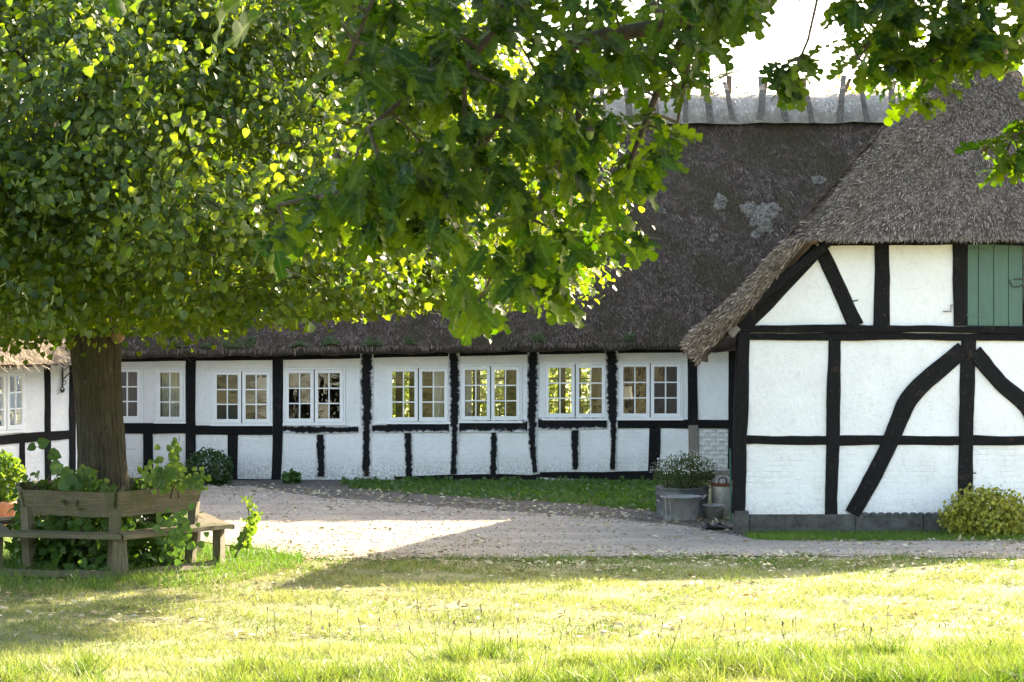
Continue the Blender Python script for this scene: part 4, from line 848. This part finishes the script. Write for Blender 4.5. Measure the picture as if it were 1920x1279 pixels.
for i in range(34): t = i/33; lv.append((330+6*math.sin(i*2.4)-t*2+(8-14*t)*(-1)**i, 910-t*88, 23.1+random.uniform(-.1, .1), random.uniform(-140, -40)+(-1)**i*25, random.uniform(.8, 1.25)*(1.15-.5*t)))
shoot('tall bright shoot with big pale leaves right of the trunk', [(335, 935, 23.2), (332, 890, 23.2), (335, 850, 23.2), (336, 818, 23.2)], lv, .095)
lv = [(300+random.gauss(0, 14), 890+random.gauss(0, 18), 23.1, random.uniform(-150, -30), random.uniform(.7, 1.1)) for i in range(60)]+[(362+random.gauss(0, 13), 900+random.gauss(0, 9), 23.0, random.uniform(-120, 0), random.uniform(.5, .9)) for i in range(60)]
shoot('bushy low shoot spilling over the right backrest board', [(320, 935, 23.2), (330, 905, 23.1), (375, 888, 23.0)], lv, .07)
lv = [(150+random.gauss(0, 16), 905+random.gauss(0, 9), 23.2, random.uniform(20, 160), random.uniform(.6, 1.2)) for i in range(60)]
shoot('short upright shoots behind the middle backrest board left of trunk', [(150, 930, 23.3), (160, 900, 23.2), (168, 880, 23.2)], lv, .085)
lv = []
for i in range(130): t = random.random(); lv.append((459+14*math.sin(t*4)+random.gauss(0, 6), 928+t*100, 23.5+random.uniform(-.1, .1), random.uniform(-150, -20), random.uniform(.5, 1.1)*(.45+.9*t)))
shoot('thin drooping climber at the right end of the bench', [(440, 1045, 23.4), (462, 1000, 23.45), (466, 960, 23.5), (455, 925, 23.5)], lv, .06)
lv = [(325+random.gauss(0, 22), 1000+random.gauss(0, 22), 23.0+random.uniform(-.3, .3), random.uniform(-150, 60), random.uniform(.7, 1.2)) for i in range(90)]
shoot('broad-leaved shoots under the right bench seat', [(320, 1050, 23.1), (325, 1010, 23.0), (340, 975, 23.0)], lv, .075, 'weed_leaf')

# ------------------------------------------------------------------ plants and vessels along the walls
c = P(-2, 955, 29.4); pot = thing('terracotta_pot', 'terracotta flower pot at the left edge beyond the bench', 'pot', (c.x, c.y, -.14))
mk('body', *lathe_geo((c.x, c.y, -.14), [(.001, 0), (.18, 0), (.235, .30), (.255, .30), (.265, .36), (.24, .37), (.225, .33), (.001, .31)], 30), 'terracotta', pot, True)
bush('potted_shrub', 'young_leaf', (c.x+.02, c.y, .52), (.33, .3, .36), 900, .065, 'bright leafy shrub growing in the terracotta pot', 'shrub')
c = P(388, 895, 36.2); bush('box_bush', 'box_leaf', (c.x, 36.4, .12), (.40, .38, .34), 3200, .042, 'round dark green box bush against the farmhouse wall', 'bush', T=OV_T, Fq=OV_F, shell=.7)
c = P(1850, 955, 28.0); bush('yellow_shrub', 'yellow_shrub_leaf', (c.x, 28.0, .14), (.58, .42, .38), 3600, .05, 'yellow-green spreading shrub at the foot of the barn gable', 'shrub', T=OV_T, Fq=OV_F, shell=.45, lump=6)
c = P(545, 912, 36.5); bush('weed_clump', 'weed_leaf', (c.x, 36.7, -.06), (.16, .12, .12), 260, .06, 'small weed clump at the wall foot below the second wide window', 'plant')
tb = thing('zinc_tub', 'round zinc tub planted with flowers beside the barn corner', 'tub', (wx(1279, 31.2), 31.2, -.15)); c = (wx(1279, 31.2), 31.2, -.15)
mk('body', *lathe_geo(c, [(.001, 0), (.375, 0), (.38, .03), (.372, .04), (.385, .30), (.395, .31), (.385, .325), (.39, .40), (.402, .42), (.385, .42), (.37, .36), (.001, .36)], 40), 'zinc_dark', tb, True)
mk('soil', *lathe_geo(c, [(.001, .38), (.372, .365)], 30), 'soil', tb, True)
fl = bush('daisy_bush', 'daisy_leaf', (c[0]+.06, c[1], .47), (.47, .36, .29), 5200, .036, 'dense daisy bush with tiny white blooms in the round zinc tub', 'plant', T=np.array([(0, 0, 0), (-.2, .5, 0), (0, 1, .1), (.2, .5, 0)]), Fq=OV_F, shell=.3, up=.8)
d = rand_dirs(420); d[:, 2] = np.abs(d[:, 2]); pos = np.array((c[0]+.06, c[1], .47))+d*np.array((.50, .38, .33))*(.85+.25*RS.rand(420, 1)); a8 = [(0, 0, 0)]+[(math.cos(q)*.5, math.sin(q)*.5, .12) for q in np.arange(6)*math.pi/3]
fol('blooms', 'flower_white', pos, RS.normal(size=(420, 3)), d+np.array((0, -.3, .5)), .013+.008*RS.rand(420), fl, np.array(a8), [(0, 1, 2, 3), (0, 3, 4, 5), (0, 5, 6, 1)])
def handle(parent, a, b, out, r=.010, mat='zinc'):
    a, b, out = Vector(a), Vector(b), Vector(out); mk('handle', *tube_geo(smooth_path([a, a+out*.8, (a+b)/2+out*1.1, b+out*.8, b], .02), r, 7), mat, parent, True)
c = (wx(1277, 30.4), 30.4, -.15); ot = thing('oval_zinc_tub', 'flared oval zinc washtub in front of the planted round tub', 'tub', c)
mk('body', *lathe_geo(c, [(.001, .02), (.235, .02), (.24, 0), (.25, .0), (.25, .03), (.285, .33), (.300, .335), (.302, .352), (.285, .354), (.275, .31), (.235, .05), (.001, .05)], 40, 1., .72), 'zinc', ot, True)
mk('shade_disc', *lathe_geo((c[0], c[1], c[2]+.20), [(.001, 0), (.262, 0)], 30, 1., .72), 'soil', ot)  # dark disc added so the inside of the tub reads as shaded
handle(ot, (c[0]+.285, c[1]-.06, c[2]+.31), (c[0]+.285, c[1]+.06, c[2]+.31), (.07, 0, .05)); handle(ot, (c[0]-.285, c[1]-.06, c[2]+.26), (c[0]-.285, c[1]+.06, c[2]+.26), (-.05, 0, .03))
for sx in (-.235, -.17): mk('strap', *tube_geo([(c[0]+sx*1.02, c[1]-.15, c[2]+.34), (c[0]+sx*.9, c[1]-.165, c[2]+.02)], .009, 5), 'zinc', ot)
c = (wx(1338, 30.5), 30.5, -.15); bk = thing('zinc_pail', 'small round zinc pail between the oval washtub and barn corner', 'pail', c)
mk('body', *lathe_geo(c, [(.001, .015), (.125, .015), (.128, 0), (.135, 0), (.155, .20), (.163, .205), (.163, .22), (.152, .22), (.13, .04), (.001, .04)], 30), 'zinc', bk, True)
mk('handle', *tube_geo(smooth_path([(c[0]+.155, c[1]-.02, c[2]+.21), (c[0]+.12, c[1]-.15, c[2]+.19), (c[0]+.02, c[1]-.175, c[2]+.14)], .02), .006, 6), 'zinc', bk, True)
for sx in (-.08, .0, .08): mk('rib', *tube_geo([(c[0]+sx*1.1, c[1]-.135+abs(sx)*.3, c[2]+.19), (c[0]+sx, c[1]-.125+abs(sx)*.3, c[2]+.02)], .005, 5), 'zinc', bk)
c = (wx(1353, 31.1), 31.1, -.15); mc = thing('milk_can', 'old metal milk can with rusty band beside the barn corner', 'milk can', c)
mk('body', *lathe_geo(c, [(.001, 0), (.145, 0), (.15, .02), (.15, .44)], 32), 'milk_can_metal', mc, True); mk('band', *lathe_geo(c, [(.151, .435), (.157, .44), (.157, .485), (.151, .49)], 32), 'rust', mc, True)
mk('shoulder', *lathe_geo(c, [(.151, .49), (.135, .53), (.10, .58), (.098, .60)], 32), 'milk_can_metal', mc, True); mk('lid', *lathe_geo(c, [(.098, .60), (.115, .605), (.118, .66), (.125, .665), (.125, .675), (.001, .68)], 32), 'milk_can_metal', mc, True)
handle(mc, (c[0]-.055, c[1]-.145, c[2]+.49), (c[0]+.055, c[1]-.145, c[2]+.49), (0, -.035, .075), .010, 'black_iron')
tag(mk('garden_stake', *tube_geo([P(1369, 842, 29.2), P(1371, 980, 29.2)], .013, 8), 'green_stake'), 'thin green garden stake leaning by the barn corner post', 'stake')
for q, (px, rot, lab) in enumerate(((1332, .5, 'black shoe lying left of its pair by the barn corner'), (1356, -.3, 'black shoe nearest the barn corner stone'))):
    cpt = P(px, 985, 29.0); sh = thing('shoe', lab, 'shoe', (cpt.x, 29.0, -.14), 'pair of black shoes'); V = []; Fc = []
    for i in range(9):
        t = i/8; L = -.13+.26*t; wd = .045*(.7+.6*math.sin(t*2.6+.3))*(1 if t < .95 else .7); ht = float(np.interp(t, [0, .1, .45, .7, 1], [.06, .085, .075, .05, .03]))
        for k in range(8):
            a_ = math.pi*2*k/8; xx = L; yy = wd*math.cos(a_); zz = max(0, ht*.5+ht*.5*math.sin(a_)); V.append((cpt.x+xx*math.cos(rot)-yy*math.sin(rot), 29.0+xx*math.sin(rot)+yy*math.cos(rot), -.13+zz))
        if i: Fc += [((i-1)*8+k, (i-1)*8+(k+1) % 8, i*8+(k+1) % 8, i*8+k) for k in range(8)]
    Fc += [tuple(range(7, -1, -1)), tuple(64+k for k in range(8))]; mk('upper', V, Fc, 'black_leather', sh, True)
    mk('opening', *lathe_geo((cpt.x-.05*math.cos(rot), 29.0-.05*math.sin(rot), -.13+.078), [(.04, 0), (.036, .012), (.03, .0), (.001, -.01)], 12), 'soil', sh, True)

# ------------------------------------------------------------------ garden behind the house and trees over the ridge
def backtree(name, label, x, y, h, rad, n, size, mat='garden_leaf', cat='tree', group='trees behind the farmhouse', lump=4):
    t = thing(name, label, cat, (x, y, -.1), group); limb('trunk', [(x, y, -.1), (x+.1, y, h*.4), (x, y, h*.8)], .14, .04, t)
    d = rand_dirs(n); rr = (.35+.65*RS.rand(n, 1)**.5)*(1+.25*wob(d[:, 0], d[:, 1], d[:, 2], lump)[:, None]); pos = np.array((x, y, h-rad[2]))+d*rr*np.array(rad)
    fol('crown', mat, pos, RS.normal(size=(n, 3))+np.array((0, 0, -.5)), d+RS.normal(size=(n, 3))*.6+np.array((0, 0, .5)), size*(.7+.6*RS.rand(n)), t, OV_T, OV_F); return t
backtree('garden_tree', 'leafy tree rising above the ridge behind the barn roof junction', wx(1635, 50), 50, 8.3, (1.5, 1.3, 2.6), 5000, .13)
backtree('garden_tree', 'rounded tree behind the house hidden mostly by the barn roof', wx(1760, 52), 52, 9.0, (1.6, 1.5, 3.0), 4000, .14)
for i, (px, lab) in enumerate(((700, 'sunlit garden shrub seen through the third wide window'), (800, 'sunlit garden shrub seen between the third and fourth wide windows'), (900, 'yellow-green garden shrub seen through the fourth wide window'), (990, 'garden shrub seen between the fourth and fifth wide windows'), (1070, 'yellow-green garden shrub seen through the fifth wide window'), (1170, 'garden shrub behind the rightmost wide window'))):
    x = wx(px, 46.5); bush('garden_shrub', 'garden_leaf', (x, 46.4+.3*(i % 2), 1.0), (.75, .6, 1.15), 1700, .10, lab, 'shrub', group='shrubs in the garden behind the house', T=OV_T, Fq=OV_F, shell=.4)
sp_ = thing('spruce_tree', 'spruce with sparse drooping branch tips showing over the ridge', 'tree', (wx(1330, 52), 52, -.1), 'trees behind the farmhouse'); x0 = wx(1330, 52); limb('trunk', [(x0, 52, -.1), (x0, 52, 9.1)], .16, .01, sp_)
nps = []; nax = []; br_mb = MB()
for i in range(46):
    h = 3.5+5.4*RS.rand(); L = (9.6-h)*.42+.25; q = RS.rand()*6.28; a = np.array((x0, 52, h)); e = a+np.array((math.cos(q)*L, math.sin(q)*L, L*.22)); br_mb.add(*tube_geo([a, (a+e)/2-np.array((0, 0, .04)), e], [.02, .012, .004], 5))
    for t in np.linspace(.25, 1, 12):
        for s_ in (-1, 1):
            b0 = a+(e-a)*t; dv = (e-a)/L*.6+np.array((-math.sin(q), math.cos(q), 0))*s_*.8+np.array((0, 0, .25)); Lb = .22*(1.15-t)*L/1.2+.06
            br_mb.add(*tube_geo([b0, b0+dv*Lb], [.006, .003], 4, False))
            for m_ in range(7): nps.append(b0+dv*Lb*RS.rand()); nax.append(dv+RS.normal(size=3)*.8)
br_mb.build('branches', 'twig_bark', sp_)
fol('needles', 'conifer_needle', np.array(nps), np.array(nax), rand_dirs(len(nps)), .05+.03*RS.rand(len(nps)), sp_, np.array([(0, 0, 0), (-.14, .5, 0), (0, 1, 0), (.14, .5, 0)]), OV_F)

# ------------------------------------------------------------------ grass, litter
BL_T = np.array([(-.5, 0, 0), (.5, 0, 0), (.32, .6, .10), (0, 1, .30), (-.32, .6, .10)], float)
BL_F4 = [(0, 1, 2, 4)]
def grass(name, label, mat, pos, h, wd, lean=.35, tri=True, cat='grass'):
    n = len(pos); ax = np.array((0, 0, 1.))+RS.normal(size=(n, 3))*np.array((lean, lean, .12)); nm = rand_dirs(n); nm[:, 2] = np.abs(nm[:, 2])*.3
    T = np.array([(-.5, 0, 0), (.5, 0, 0), (.34, .62, .10), (-.34, .62, .10), (.0, 1, .32), (.02, 1, .32)], float); Fq = [(0, 1, 2, 3), (3, 2, 5, 4)]
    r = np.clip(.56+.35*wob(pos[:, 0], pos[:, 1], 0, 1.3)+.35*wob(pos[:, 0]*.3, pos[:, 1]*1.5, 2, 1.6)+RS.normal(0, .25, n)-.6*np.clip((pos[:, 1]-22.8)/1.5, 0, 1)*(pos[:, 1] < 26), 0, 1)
    V, Fa, rr = bake(T, Fq, pos, ax, nm, h, r, wd); o = link(name, np_mesh(name, V, Fa, rr), mat); return tag(o, label, cat, kind='stuff')
def scatter(n, y0, y1, dens_y=1.0, margin=1.3):
    y = y0+(y1-y0)*RS.rand(n)**dens_y; x = (RS.rand(n)*2-1)*(.245*y+margin); return x, y
x, y = scatter(230000, 14.6, 25.2, 1.0); lo = np.array([path_lo(a) for a in x]); cl = .7*wob(x, y, 0, 1.7)+.6*wob(x, y, 4, 5.)+.7*wob(x*.3, y*1.5, 2, 1.6)
keep = (y < lo+.12+.45*wob(x, 2, 0, 5.)*wob(x, 9, 0, 1.3)+.10*RS.normal(size=len(x))) & (RS.rand(len(x)) < np.clip(.58+.62*cl, .06, 1)); x, y = x[keep], y[keep]; pos = np.stack([x, y, gz(x, y)], -1)
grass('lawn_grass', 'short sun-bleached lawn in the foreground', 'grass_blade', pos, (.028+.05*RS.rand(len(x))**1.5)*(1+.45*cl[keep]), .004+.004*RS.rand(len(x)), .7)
# long tufts along the bottom edge
tp = []
for k in range(1200):
    yy = 14.6+2.9*RS.rand(); xx = (RS.rand()*2-1)*5.2
    if wob(xx, yy*1.6, 0, .9)+.7*wob(xx, yy*1.7, 3, 2.3)+.13*xx < -.25+(yy-14.8)*.42: continue
    m_ = RS.randint(40, 110); sg_ = RS.uniform(.04, .10); tp.append(np.stack([xx+RS.normal(size=m_)*sg_, yy+RS.normal(size=m_)*sg_, np.zeros(m_)], -1))
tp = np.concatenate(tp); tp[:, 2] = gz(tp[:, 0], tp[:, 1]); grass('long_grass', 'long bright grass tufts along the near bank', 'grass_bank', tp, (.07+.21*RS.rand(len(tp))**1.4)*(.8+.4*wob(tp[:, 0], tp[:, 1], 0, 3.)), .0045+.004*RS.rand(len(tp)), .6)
# weedy grass strip under the farmhouse windows
n = 60000; px = RS.uniform(640, 1240, n); yy = RS.uniform(31, 37.2, n); x = (px-CX)/F*yy; lim = np.interp(x, [-2.9, -2.2, -1, .8, 2.2, 2.8], [36.2, 35.0, 34.1, 33.0, 31.6, 31.4])
k = (yy > lim+.25*wob(x, yy, 0, 3)) & (RS.rand(n) < .55+.45*wob(x, yy, 0, 2.2)); x, yy = x[k], yy[k]; grass('verge_grass', 'weedy green grass strip below the farmhouse windows', 'grass_lush', np.stack([x, yy, gz(x, yy)], -1), .03+.055*RS.rand(len(x))*np.clip((37.6-yy)/1.5, .3, 1), .008+.007*RS.rand(len(x)), .6)
n = 1500; j = RS.randint(0, len(x), n); pos = np.stack([x[j], yy[j], gz(x[j], yy[j])+.01+.04*RS.rand(n)], -1); tag(fol('broadleaf_weeds', 'weed_leaf', pos, RS.normal(size=(n, 3))+np.array((0, 0, .9)), RS.normal(size=(n, 3))*.5+np.array((0, -.3, .8)), .04+.06*RS.rand(n), None, OV_T, OV_F), 'broad-leaved weeds mixed into the strip below the windows', 'weeds')
# thin strip along the barn plinth, and round the bench
n = 9000; x = RS.uniform(wx(1400, 28), wx(1960, 28), n); yy = 27.2+1.3*RS.rand(n)**.8; k = yy > 27.25+.25*wob(x, 1, 0, 3); grass('plinth_grass', 'narrow green grass strip at the foot of the barn wall', 'grass_lush', np.stack([x, yy, gz(x, yy)], -1)[k], .04+.05*RS.rand(k.sum()), np.full(k.sum(), .008), .5)
n = 14000; q = RS.rand(n)*6.283; r = 2.3*np.sqrt(RS.rand(n)); x = LX+r*np.sin(q); yy = LY-r*np.cos(q); k = (wob(x, yy, 0, 2)+RS.rand(n)*1.2 > .1); x, yy = x[k], yy[k]; grass('bench_grass', 'ragged grass and stalks round the bench legs', 'grass_lush', np.stack([x, yy, gz(x, yy)], -1), .06+.16*RS.rand(len(x))**2, np.full(len(x), .006), .5)
n = 5000; x = RS.uniform(-9, -5.5, n); yy = RS.uniform(26, 32, n); grass('yard_grass', 'grass behind the bench near the terracotta pot', 'grass_lush', np.stack([x, yy, gz(x, yy)], -1), .06+.06*RS.rand(n), np.full(n, .008), .5)
n = 16000; x = RS.uniform(-6.5, 7, n); y = 24.2+12*RS.rand(n)**1.3; k = (np.array([path_lo(a)-.25 for a in x]) < y) & (np.array([path_hi(a)+.2 for a in x]) > y); x, y = x[k], y[k]; n = len(x)
PB_T = np.array([(-.5, -.4, 0), (.45, -.5, 0), (.5, .45, 0), (-.4, .5, 0), (-.25, -.2, .45), (.3, -.25, .5), (.25, .3, .4), (-.2, .25, .5)]); PB_F = [(4, 5, 6, 7), (0, 1, 5, 4), (1, 2, 6, 5), (2, 3, 7, 6), (3, 0, 4, 7)]
V, Fa, r = bake(PB_T, PB_F, np.stack([x, y, gz(x, y)+.012], -1), np.stack([RS.normal(size=n), RS.normal(size=n), 0*x], -1), np.tile((0., 0., 1.), (n, 1)), .010+.025*RS.rand(n)**3, RS.rand(n))
tag(link('loose_gravel', np_mesh('loose_gravel', V, Fa, r), 'pebble'), 'loose stones strewn over the gravel path', 'gravel', kind='stuff')
# fallen linden bracts and leaves
n = 36000; x, y = scatter(n, 18.5, 36.5, 1.2); x = x+0; dens = np.clip(.09+.25*wob(x, y, 0, .9)+.65*np.exp(-((y-24.3)/1.1)**2)*(.6+.6*wob(x, y, 2, 1.1))+.75*np.exp(-((y-32+.75*x)/1.0)**2), 0, 1); k = (RS.rand(n) < dens) & ~((x > 3) & (y > 27.3)); x, y = x[k], y[k]; n = len(x)
pos = np.stack([x, y, gz(x, y)+.022+.012*RS.rand(n)], -1); ax = RS.normal(size=(n, 3))*np.array((1, 1, .18)); tag(fol('fallen_leaves', 'fallen_leaf', pos, ax, np.array((0, 0, 1.))+RS.normal(size=(n, 3))*.35, .05+.06*RS.rand(n), None, np.array([(0, 0, 0), (-.22, .5, .10), (0, 1, .03), (.22, .5, .10)]), OV_F), 'pale fallen linden bracts scattered over path and lawn', 'leaf litter')
# plantain stalks with dark heads
st = MB(); hd = MB()
for k in range(60):
    yy = 15.9+2.6*RS.rand(); xx = RS.uniform(-2.2, 3.6); b0 = Vector((xx, yy, float(gz(xx, yy)))); h = RS.uniform(.16, .34); tpv = b0+Vector((RS.normal()*.05, RS.normal()*.05, h)); st.add(*tube_geo([b0, (b0+tpv)/2+Vector((.01, 0, 0)), tpv], .0018, 4)); hd.add(*tube_geo([tpv, tpv+Vector((RS.normal()*.006, 0, .018)), tpv+Vector((RS.normal()*.008, 0, .04))], [.004, .005, .002], 5))
pl = thing('plantain_stalks', 'thin plantain stalks with dark seed heads in the near grass', 'weeds', (0, 16, 0)); o = st.build('stalks', 'grass_lush', pl); o['kind'] = 'stuff'; o = hd.build('seed_heads', 'seed_head', pl); o['kind'] = 'stuff'; pl['kind'] = 'stuff'

# ------------------------------------------------------------------ the oak overhead
def oak_leaf(seed):
    rr = np.random.RandomState(seed); st_ = np.linspace(0, 1, 13); w_ = []
    for i, t in enumerate(st_):
        env = math.sin(min(1, t*1.02)**.8*math.pi)**.7*.29*(.60+.6*t) if 0 < t < 1 else 0.; w_.append(env*(1.25 if i % 3 == 2 else (.42 if i % 3 == 0 else .95)))
    w_[0] = .012; w_[-1] = .05; w_[-2] = .15; V = []; Fq = []
    for i, t in enumerate(st_):
        lw = w_[i]*(1+.15*rr.normal()); rw = w_[i]*(1+.15*rr.normal()); zc = -.16*t*t+.03*math.sin(t*7+seed); fw = .05 if i % 3 == 2 else 0.
        V += [(-lw, t+fw, zc+.22*lw+.03*rr.normal()), (0, t, zc), (rw, t+fw, zc+.22*rw+.03*rr.normal())]
        if i: a = (i-1)*3; Fq += [(a, a+1, a+4, a+3), (a+1, a+2, a+5, a+4)]
    return np.array(V), Fq
OAK = [oak_leaf(s) for s in range(5)]
oak = thing('oak_tree', 'oak whose leafy boughs hang across the top of the view', 'tree', (3.4, 3.2, float(gz(3.4, 3.2))))
limb('trunk', [(3.4, 3.2, float(gz(3.4, 3.2))-.2), (3.35, 3.25, 2.6), (3.1, 3.5, 5.2), (2.8, 3.6, 8.5)], .42, .16, oak, n=18)
def in_poly(x, y, poly):
    c = False; j = len(poly)-1
    for i in range(len(poly)):
        if (poly[i][1] > y) != (poly[j][1] > y) and x < (poly[j][0]-poly[i][0])*(y-poly[i][1])/(poly[j][1]-poly[i][1])+poly[i][0]: c = not c
        j = i
    return c
boughs = []
def bough(pts, r0, r1):
    p3 = [P(*p) if len(p) == 3 and p[0] > 20 else Vector(p) for p in pts]; boughs.extend([Vector(q) for q in smooth_path([tuple(v) for v in p3], .05)]); limb('branch', p3, r0, r1, oak, 'twig_bark', 8, .06)
J = (1.5, 4.6, 4.4)
limb('branch', [(3.2, 3.4, 4.2), (2.5, 4.0, 4.5), J], .12, .05, oak)
bough([J, (1480, -90, 4.9), (1300, 30, 4.9), (1164, 62, 4.9), (1067, 86, 4.85), (987, 173, 4.8), (943, 208, 4.8), (876, 305, 4.75), (800, 340, 4.7), (690, 350, 4.65), (520, 385, 4.6)], .045, .004)
bough([J, (1160, -160, 4.6), (938, 9, 4.6), (925, 53, 4.6), (872, 133, 4.6), (810, 150, 4.6), (730, 208, 4.55), (690, 240, 4.5)], .040, .004)
bough([(1067, 86, 4.85), (1090, 200, 5.0), (1022, 345, 5.0), (1000, 412, 5.0), (943, 478, 5.0), (900, 560, 5.0)], .014, .003)
bough([(1300, 30, 4.9), (1230, 180, 5.0), (1173, 328, 5.0), (1155, 385, 5.0), (1160, 430, 5.0)], .012, .003)
bough([(1300, 30, 4.9), (1290, 120, 4.9), (1270, 230, 4.9)], .010, .003)
bough([J, (1180, -200, 4.4), (800, -120, 4.4), (690, 20, 4.4), (650, 120, 4.4)], .030, .004)
bough([J, (1540, -60, 4.8), (1532, 0, 4.8), (1515, 75, 4.8), (1500, 110, 4.8)], .010, .003)
bough([J, (1900, -80, 5.2), (1707, 0, 5.3), (1647, 60, 5.3), (1610, 110, 5.3)], .016, .003)
bough([J, (1960, -60, 5.2), (1826, 0, 5.3), (1766, 72, 5.3), (1725, 170, 5.3)], .014, .003)
bough([J, (2100, 40, 5.2), (1985, 200, 5.3), (1900, 255, 5.3), (1840, 285, 5.3)], .012, .003)
bough([J, (2050, -40, 5.2), (1940, 60, 5.3), (1880, 140, 5.3)], .012, .003)
polys = [([(585, -70), (600, 60), (640, 130), (690, 260), (640, 330), (560, 352), (480, 388), (500, 430), (540, 465), (620, 455), (720, 440), (800, 455), (860, 500), (850, 560), (880, 615), (925, 570), (985, 545), (1050, 560), (1075, 510), (1075, 465), (1130, 450), (1165, 470), (1200, 440), (1180, 390), (1195, 330), (1240, 310), (1285, 265), (1280, 200), (1300, 110), (1330, 95), (1360, 50), (1420, 10), (1500, -70)], 370, (4.3, 5.2)),
         ([(1570, -70), (1585, 60), (1585, 120), (1640, 150), (1690, 190), (1740, 200), (1785, 170), (1840, 100), (1900, 130), (1980, 170), (1980, -70)], 120, (5.0, 5.6)), ([(1825, 270), (1860, 250), (1910, 225), (1980, 210), (1980, 315), (1890, 315)], 14, (5.2, 5.4)), ([(1460, 130), (1485, 95), (1515, 90), (1510, 125), (1490, 150)], 5, (4.75, 4.85))]
opos = []; oax = []; onm = []; osz = []; tw = MB()
def rosette(c, m_, size):
    c = np.array(c); b = min(boughs, key=lambda q: (q-Vector(c)).length_squared); dv = c-np.array(b); L = np.linalg.norm(dv)
    if L > .03 and L < .13: tw.add(*tube_geo([b, b.lerp(Vector(c), .5)+Vector((0, 0, .03*L)), Vector(c)], [.0045, .003, .002], 5, False))
    base = dv/(L+1e-6)*.55+np.array((0, 0, -.30)); q0 = RS.rand()*6.28
    for k in range(m_):
        q = q0+k*2.4; d = base+np.array((math.cos(q), math.sin(q), -.25+.3*RS.normal()))*.75; opos.append(c+RS.normal(size=3)*.012); oax.append(d); onm.append(np.array((0, 0, 1.))+RS.normal(size=3)*.45+np.array((0, -.35, 0))); osz.append(size*(.75+.5*RS.rand()))
for poly, cnt, (ya, yb_) in polys:
    xs_ = [p[0] for p in poly]; ys_ = [p[1] for p in poly]; got = 0
    while got < cnt:
        px, py = RS.uniform(min(xs_), max(xs_)), RS.uniform(min(ys_), max(ys_))
        if not in_poly(px, py, poly): continue
        rosette(P(px, py, RS.uniform(ya, yb_)), RS.randint(4, 8), .070); got += 1
nvis = len(opos)
# the rest of the crown, unseen, placed towards the sun to shade the boughs
S = np.array(SUN_H)
for k in range(2300):
    px, py = RS.uniform(480, 1950 if k % 3 == 0 else 1320), RS.uniform(-150, 400); base = np.array(P(px, py, RS.uniform(4.3, 5.2)))
    t = RS.uniform(1.5, 3.2); c = base+S*t
    if (c[2]-CH)/c[1]*F < 640: continue
    if py > 240 and px > 850: continue
    if py > 250 and RS.rand() < .75: continue
    for m_ in range(RS.randint(4, 8)): opos.append(c+RS.normal(size=3)*.06); oax.append(RS.normal(size=3)+np.array((0, 0, -.4))); onm.append(np.array((0, 0, 1.))+RS.normal(size=3)*.6); osz.append(.13)
for k in range(1500):  # unseen canopy above and behind the camera, added to block sky light
    c = np.array((RS.uniform(-5, 6), RS.uniform(-6, 6.5), RS.uniform(3.9, 8.5)))
    if np.linalg.norm(c-np.array((0, 0, CH))) < 1.2: continue
    if (c[2]-CH)/max(c[1], .1)*F < 700 and c[1] > .1: continue
    for m_ in range(6): opos.append(c+RS.normal(size=3)*.12); oax.append(RS.normal(size=3)+np.array((0, 0, -.4))); onm.append(np.array((0, 0, 1.))+RS.normal(size=3)*.6); osz.append(.19)
tw.build('twigs', 'twig_bark', oak)['kind'] = 'stuff'
opos, oax, onm, osz = map(np.array, (opos, oax, onm, osz)); idx = np.arange(len(opos))
order = np.concatenate([np.argsort(opos[:nvis, 1]), np.arange(nvis, len(opos))]); near, rest = order[:300], order[300:]
leaf_objects([o_[0] for o_ in OAK], OAK[0][1], 5, opos[near], oax[near], onm[near], osz[near], 'oak_leaf', oak)
VV = []; FF = []; RR = []; off = 0
for k in range(5):
    s_ = rest[rest % 5 == k]; V, Fa, r = bake(OAK[k][0], OAK[k][1], opos[s_], oax[s_], onm[s_], osz[s_], RS.rand(len(s_))); VV.append(V); FF.append(Fa+off); RR.append(r); off += len(V)
o = link('foliage', np_mesh('foliage', np.concatenate(VV), np.concatenate(FF), np.concatenate(RR)), 'oak_leaf', oak); o['kind'] = 'stuff'
for (px, py) in ((1226, 14), (1234, 28), (1106, 250), (1108, 150), (792, 290), (632, 300)):
    c = P(px, py, 4.5); a = mk('acorn', *lathe_geo(tuple(c), [(.001, -.014), (.006, -.010), (.0085, 0), (.0085, .006)], 10), 'acorn_green', oak, True); mk('acorn_cup', *lathe_geo(tuple(c), [(.0095, .003), (.0095, .009), (.005, .014), (.001, .015)], 10), 'twig_bark', a, True)
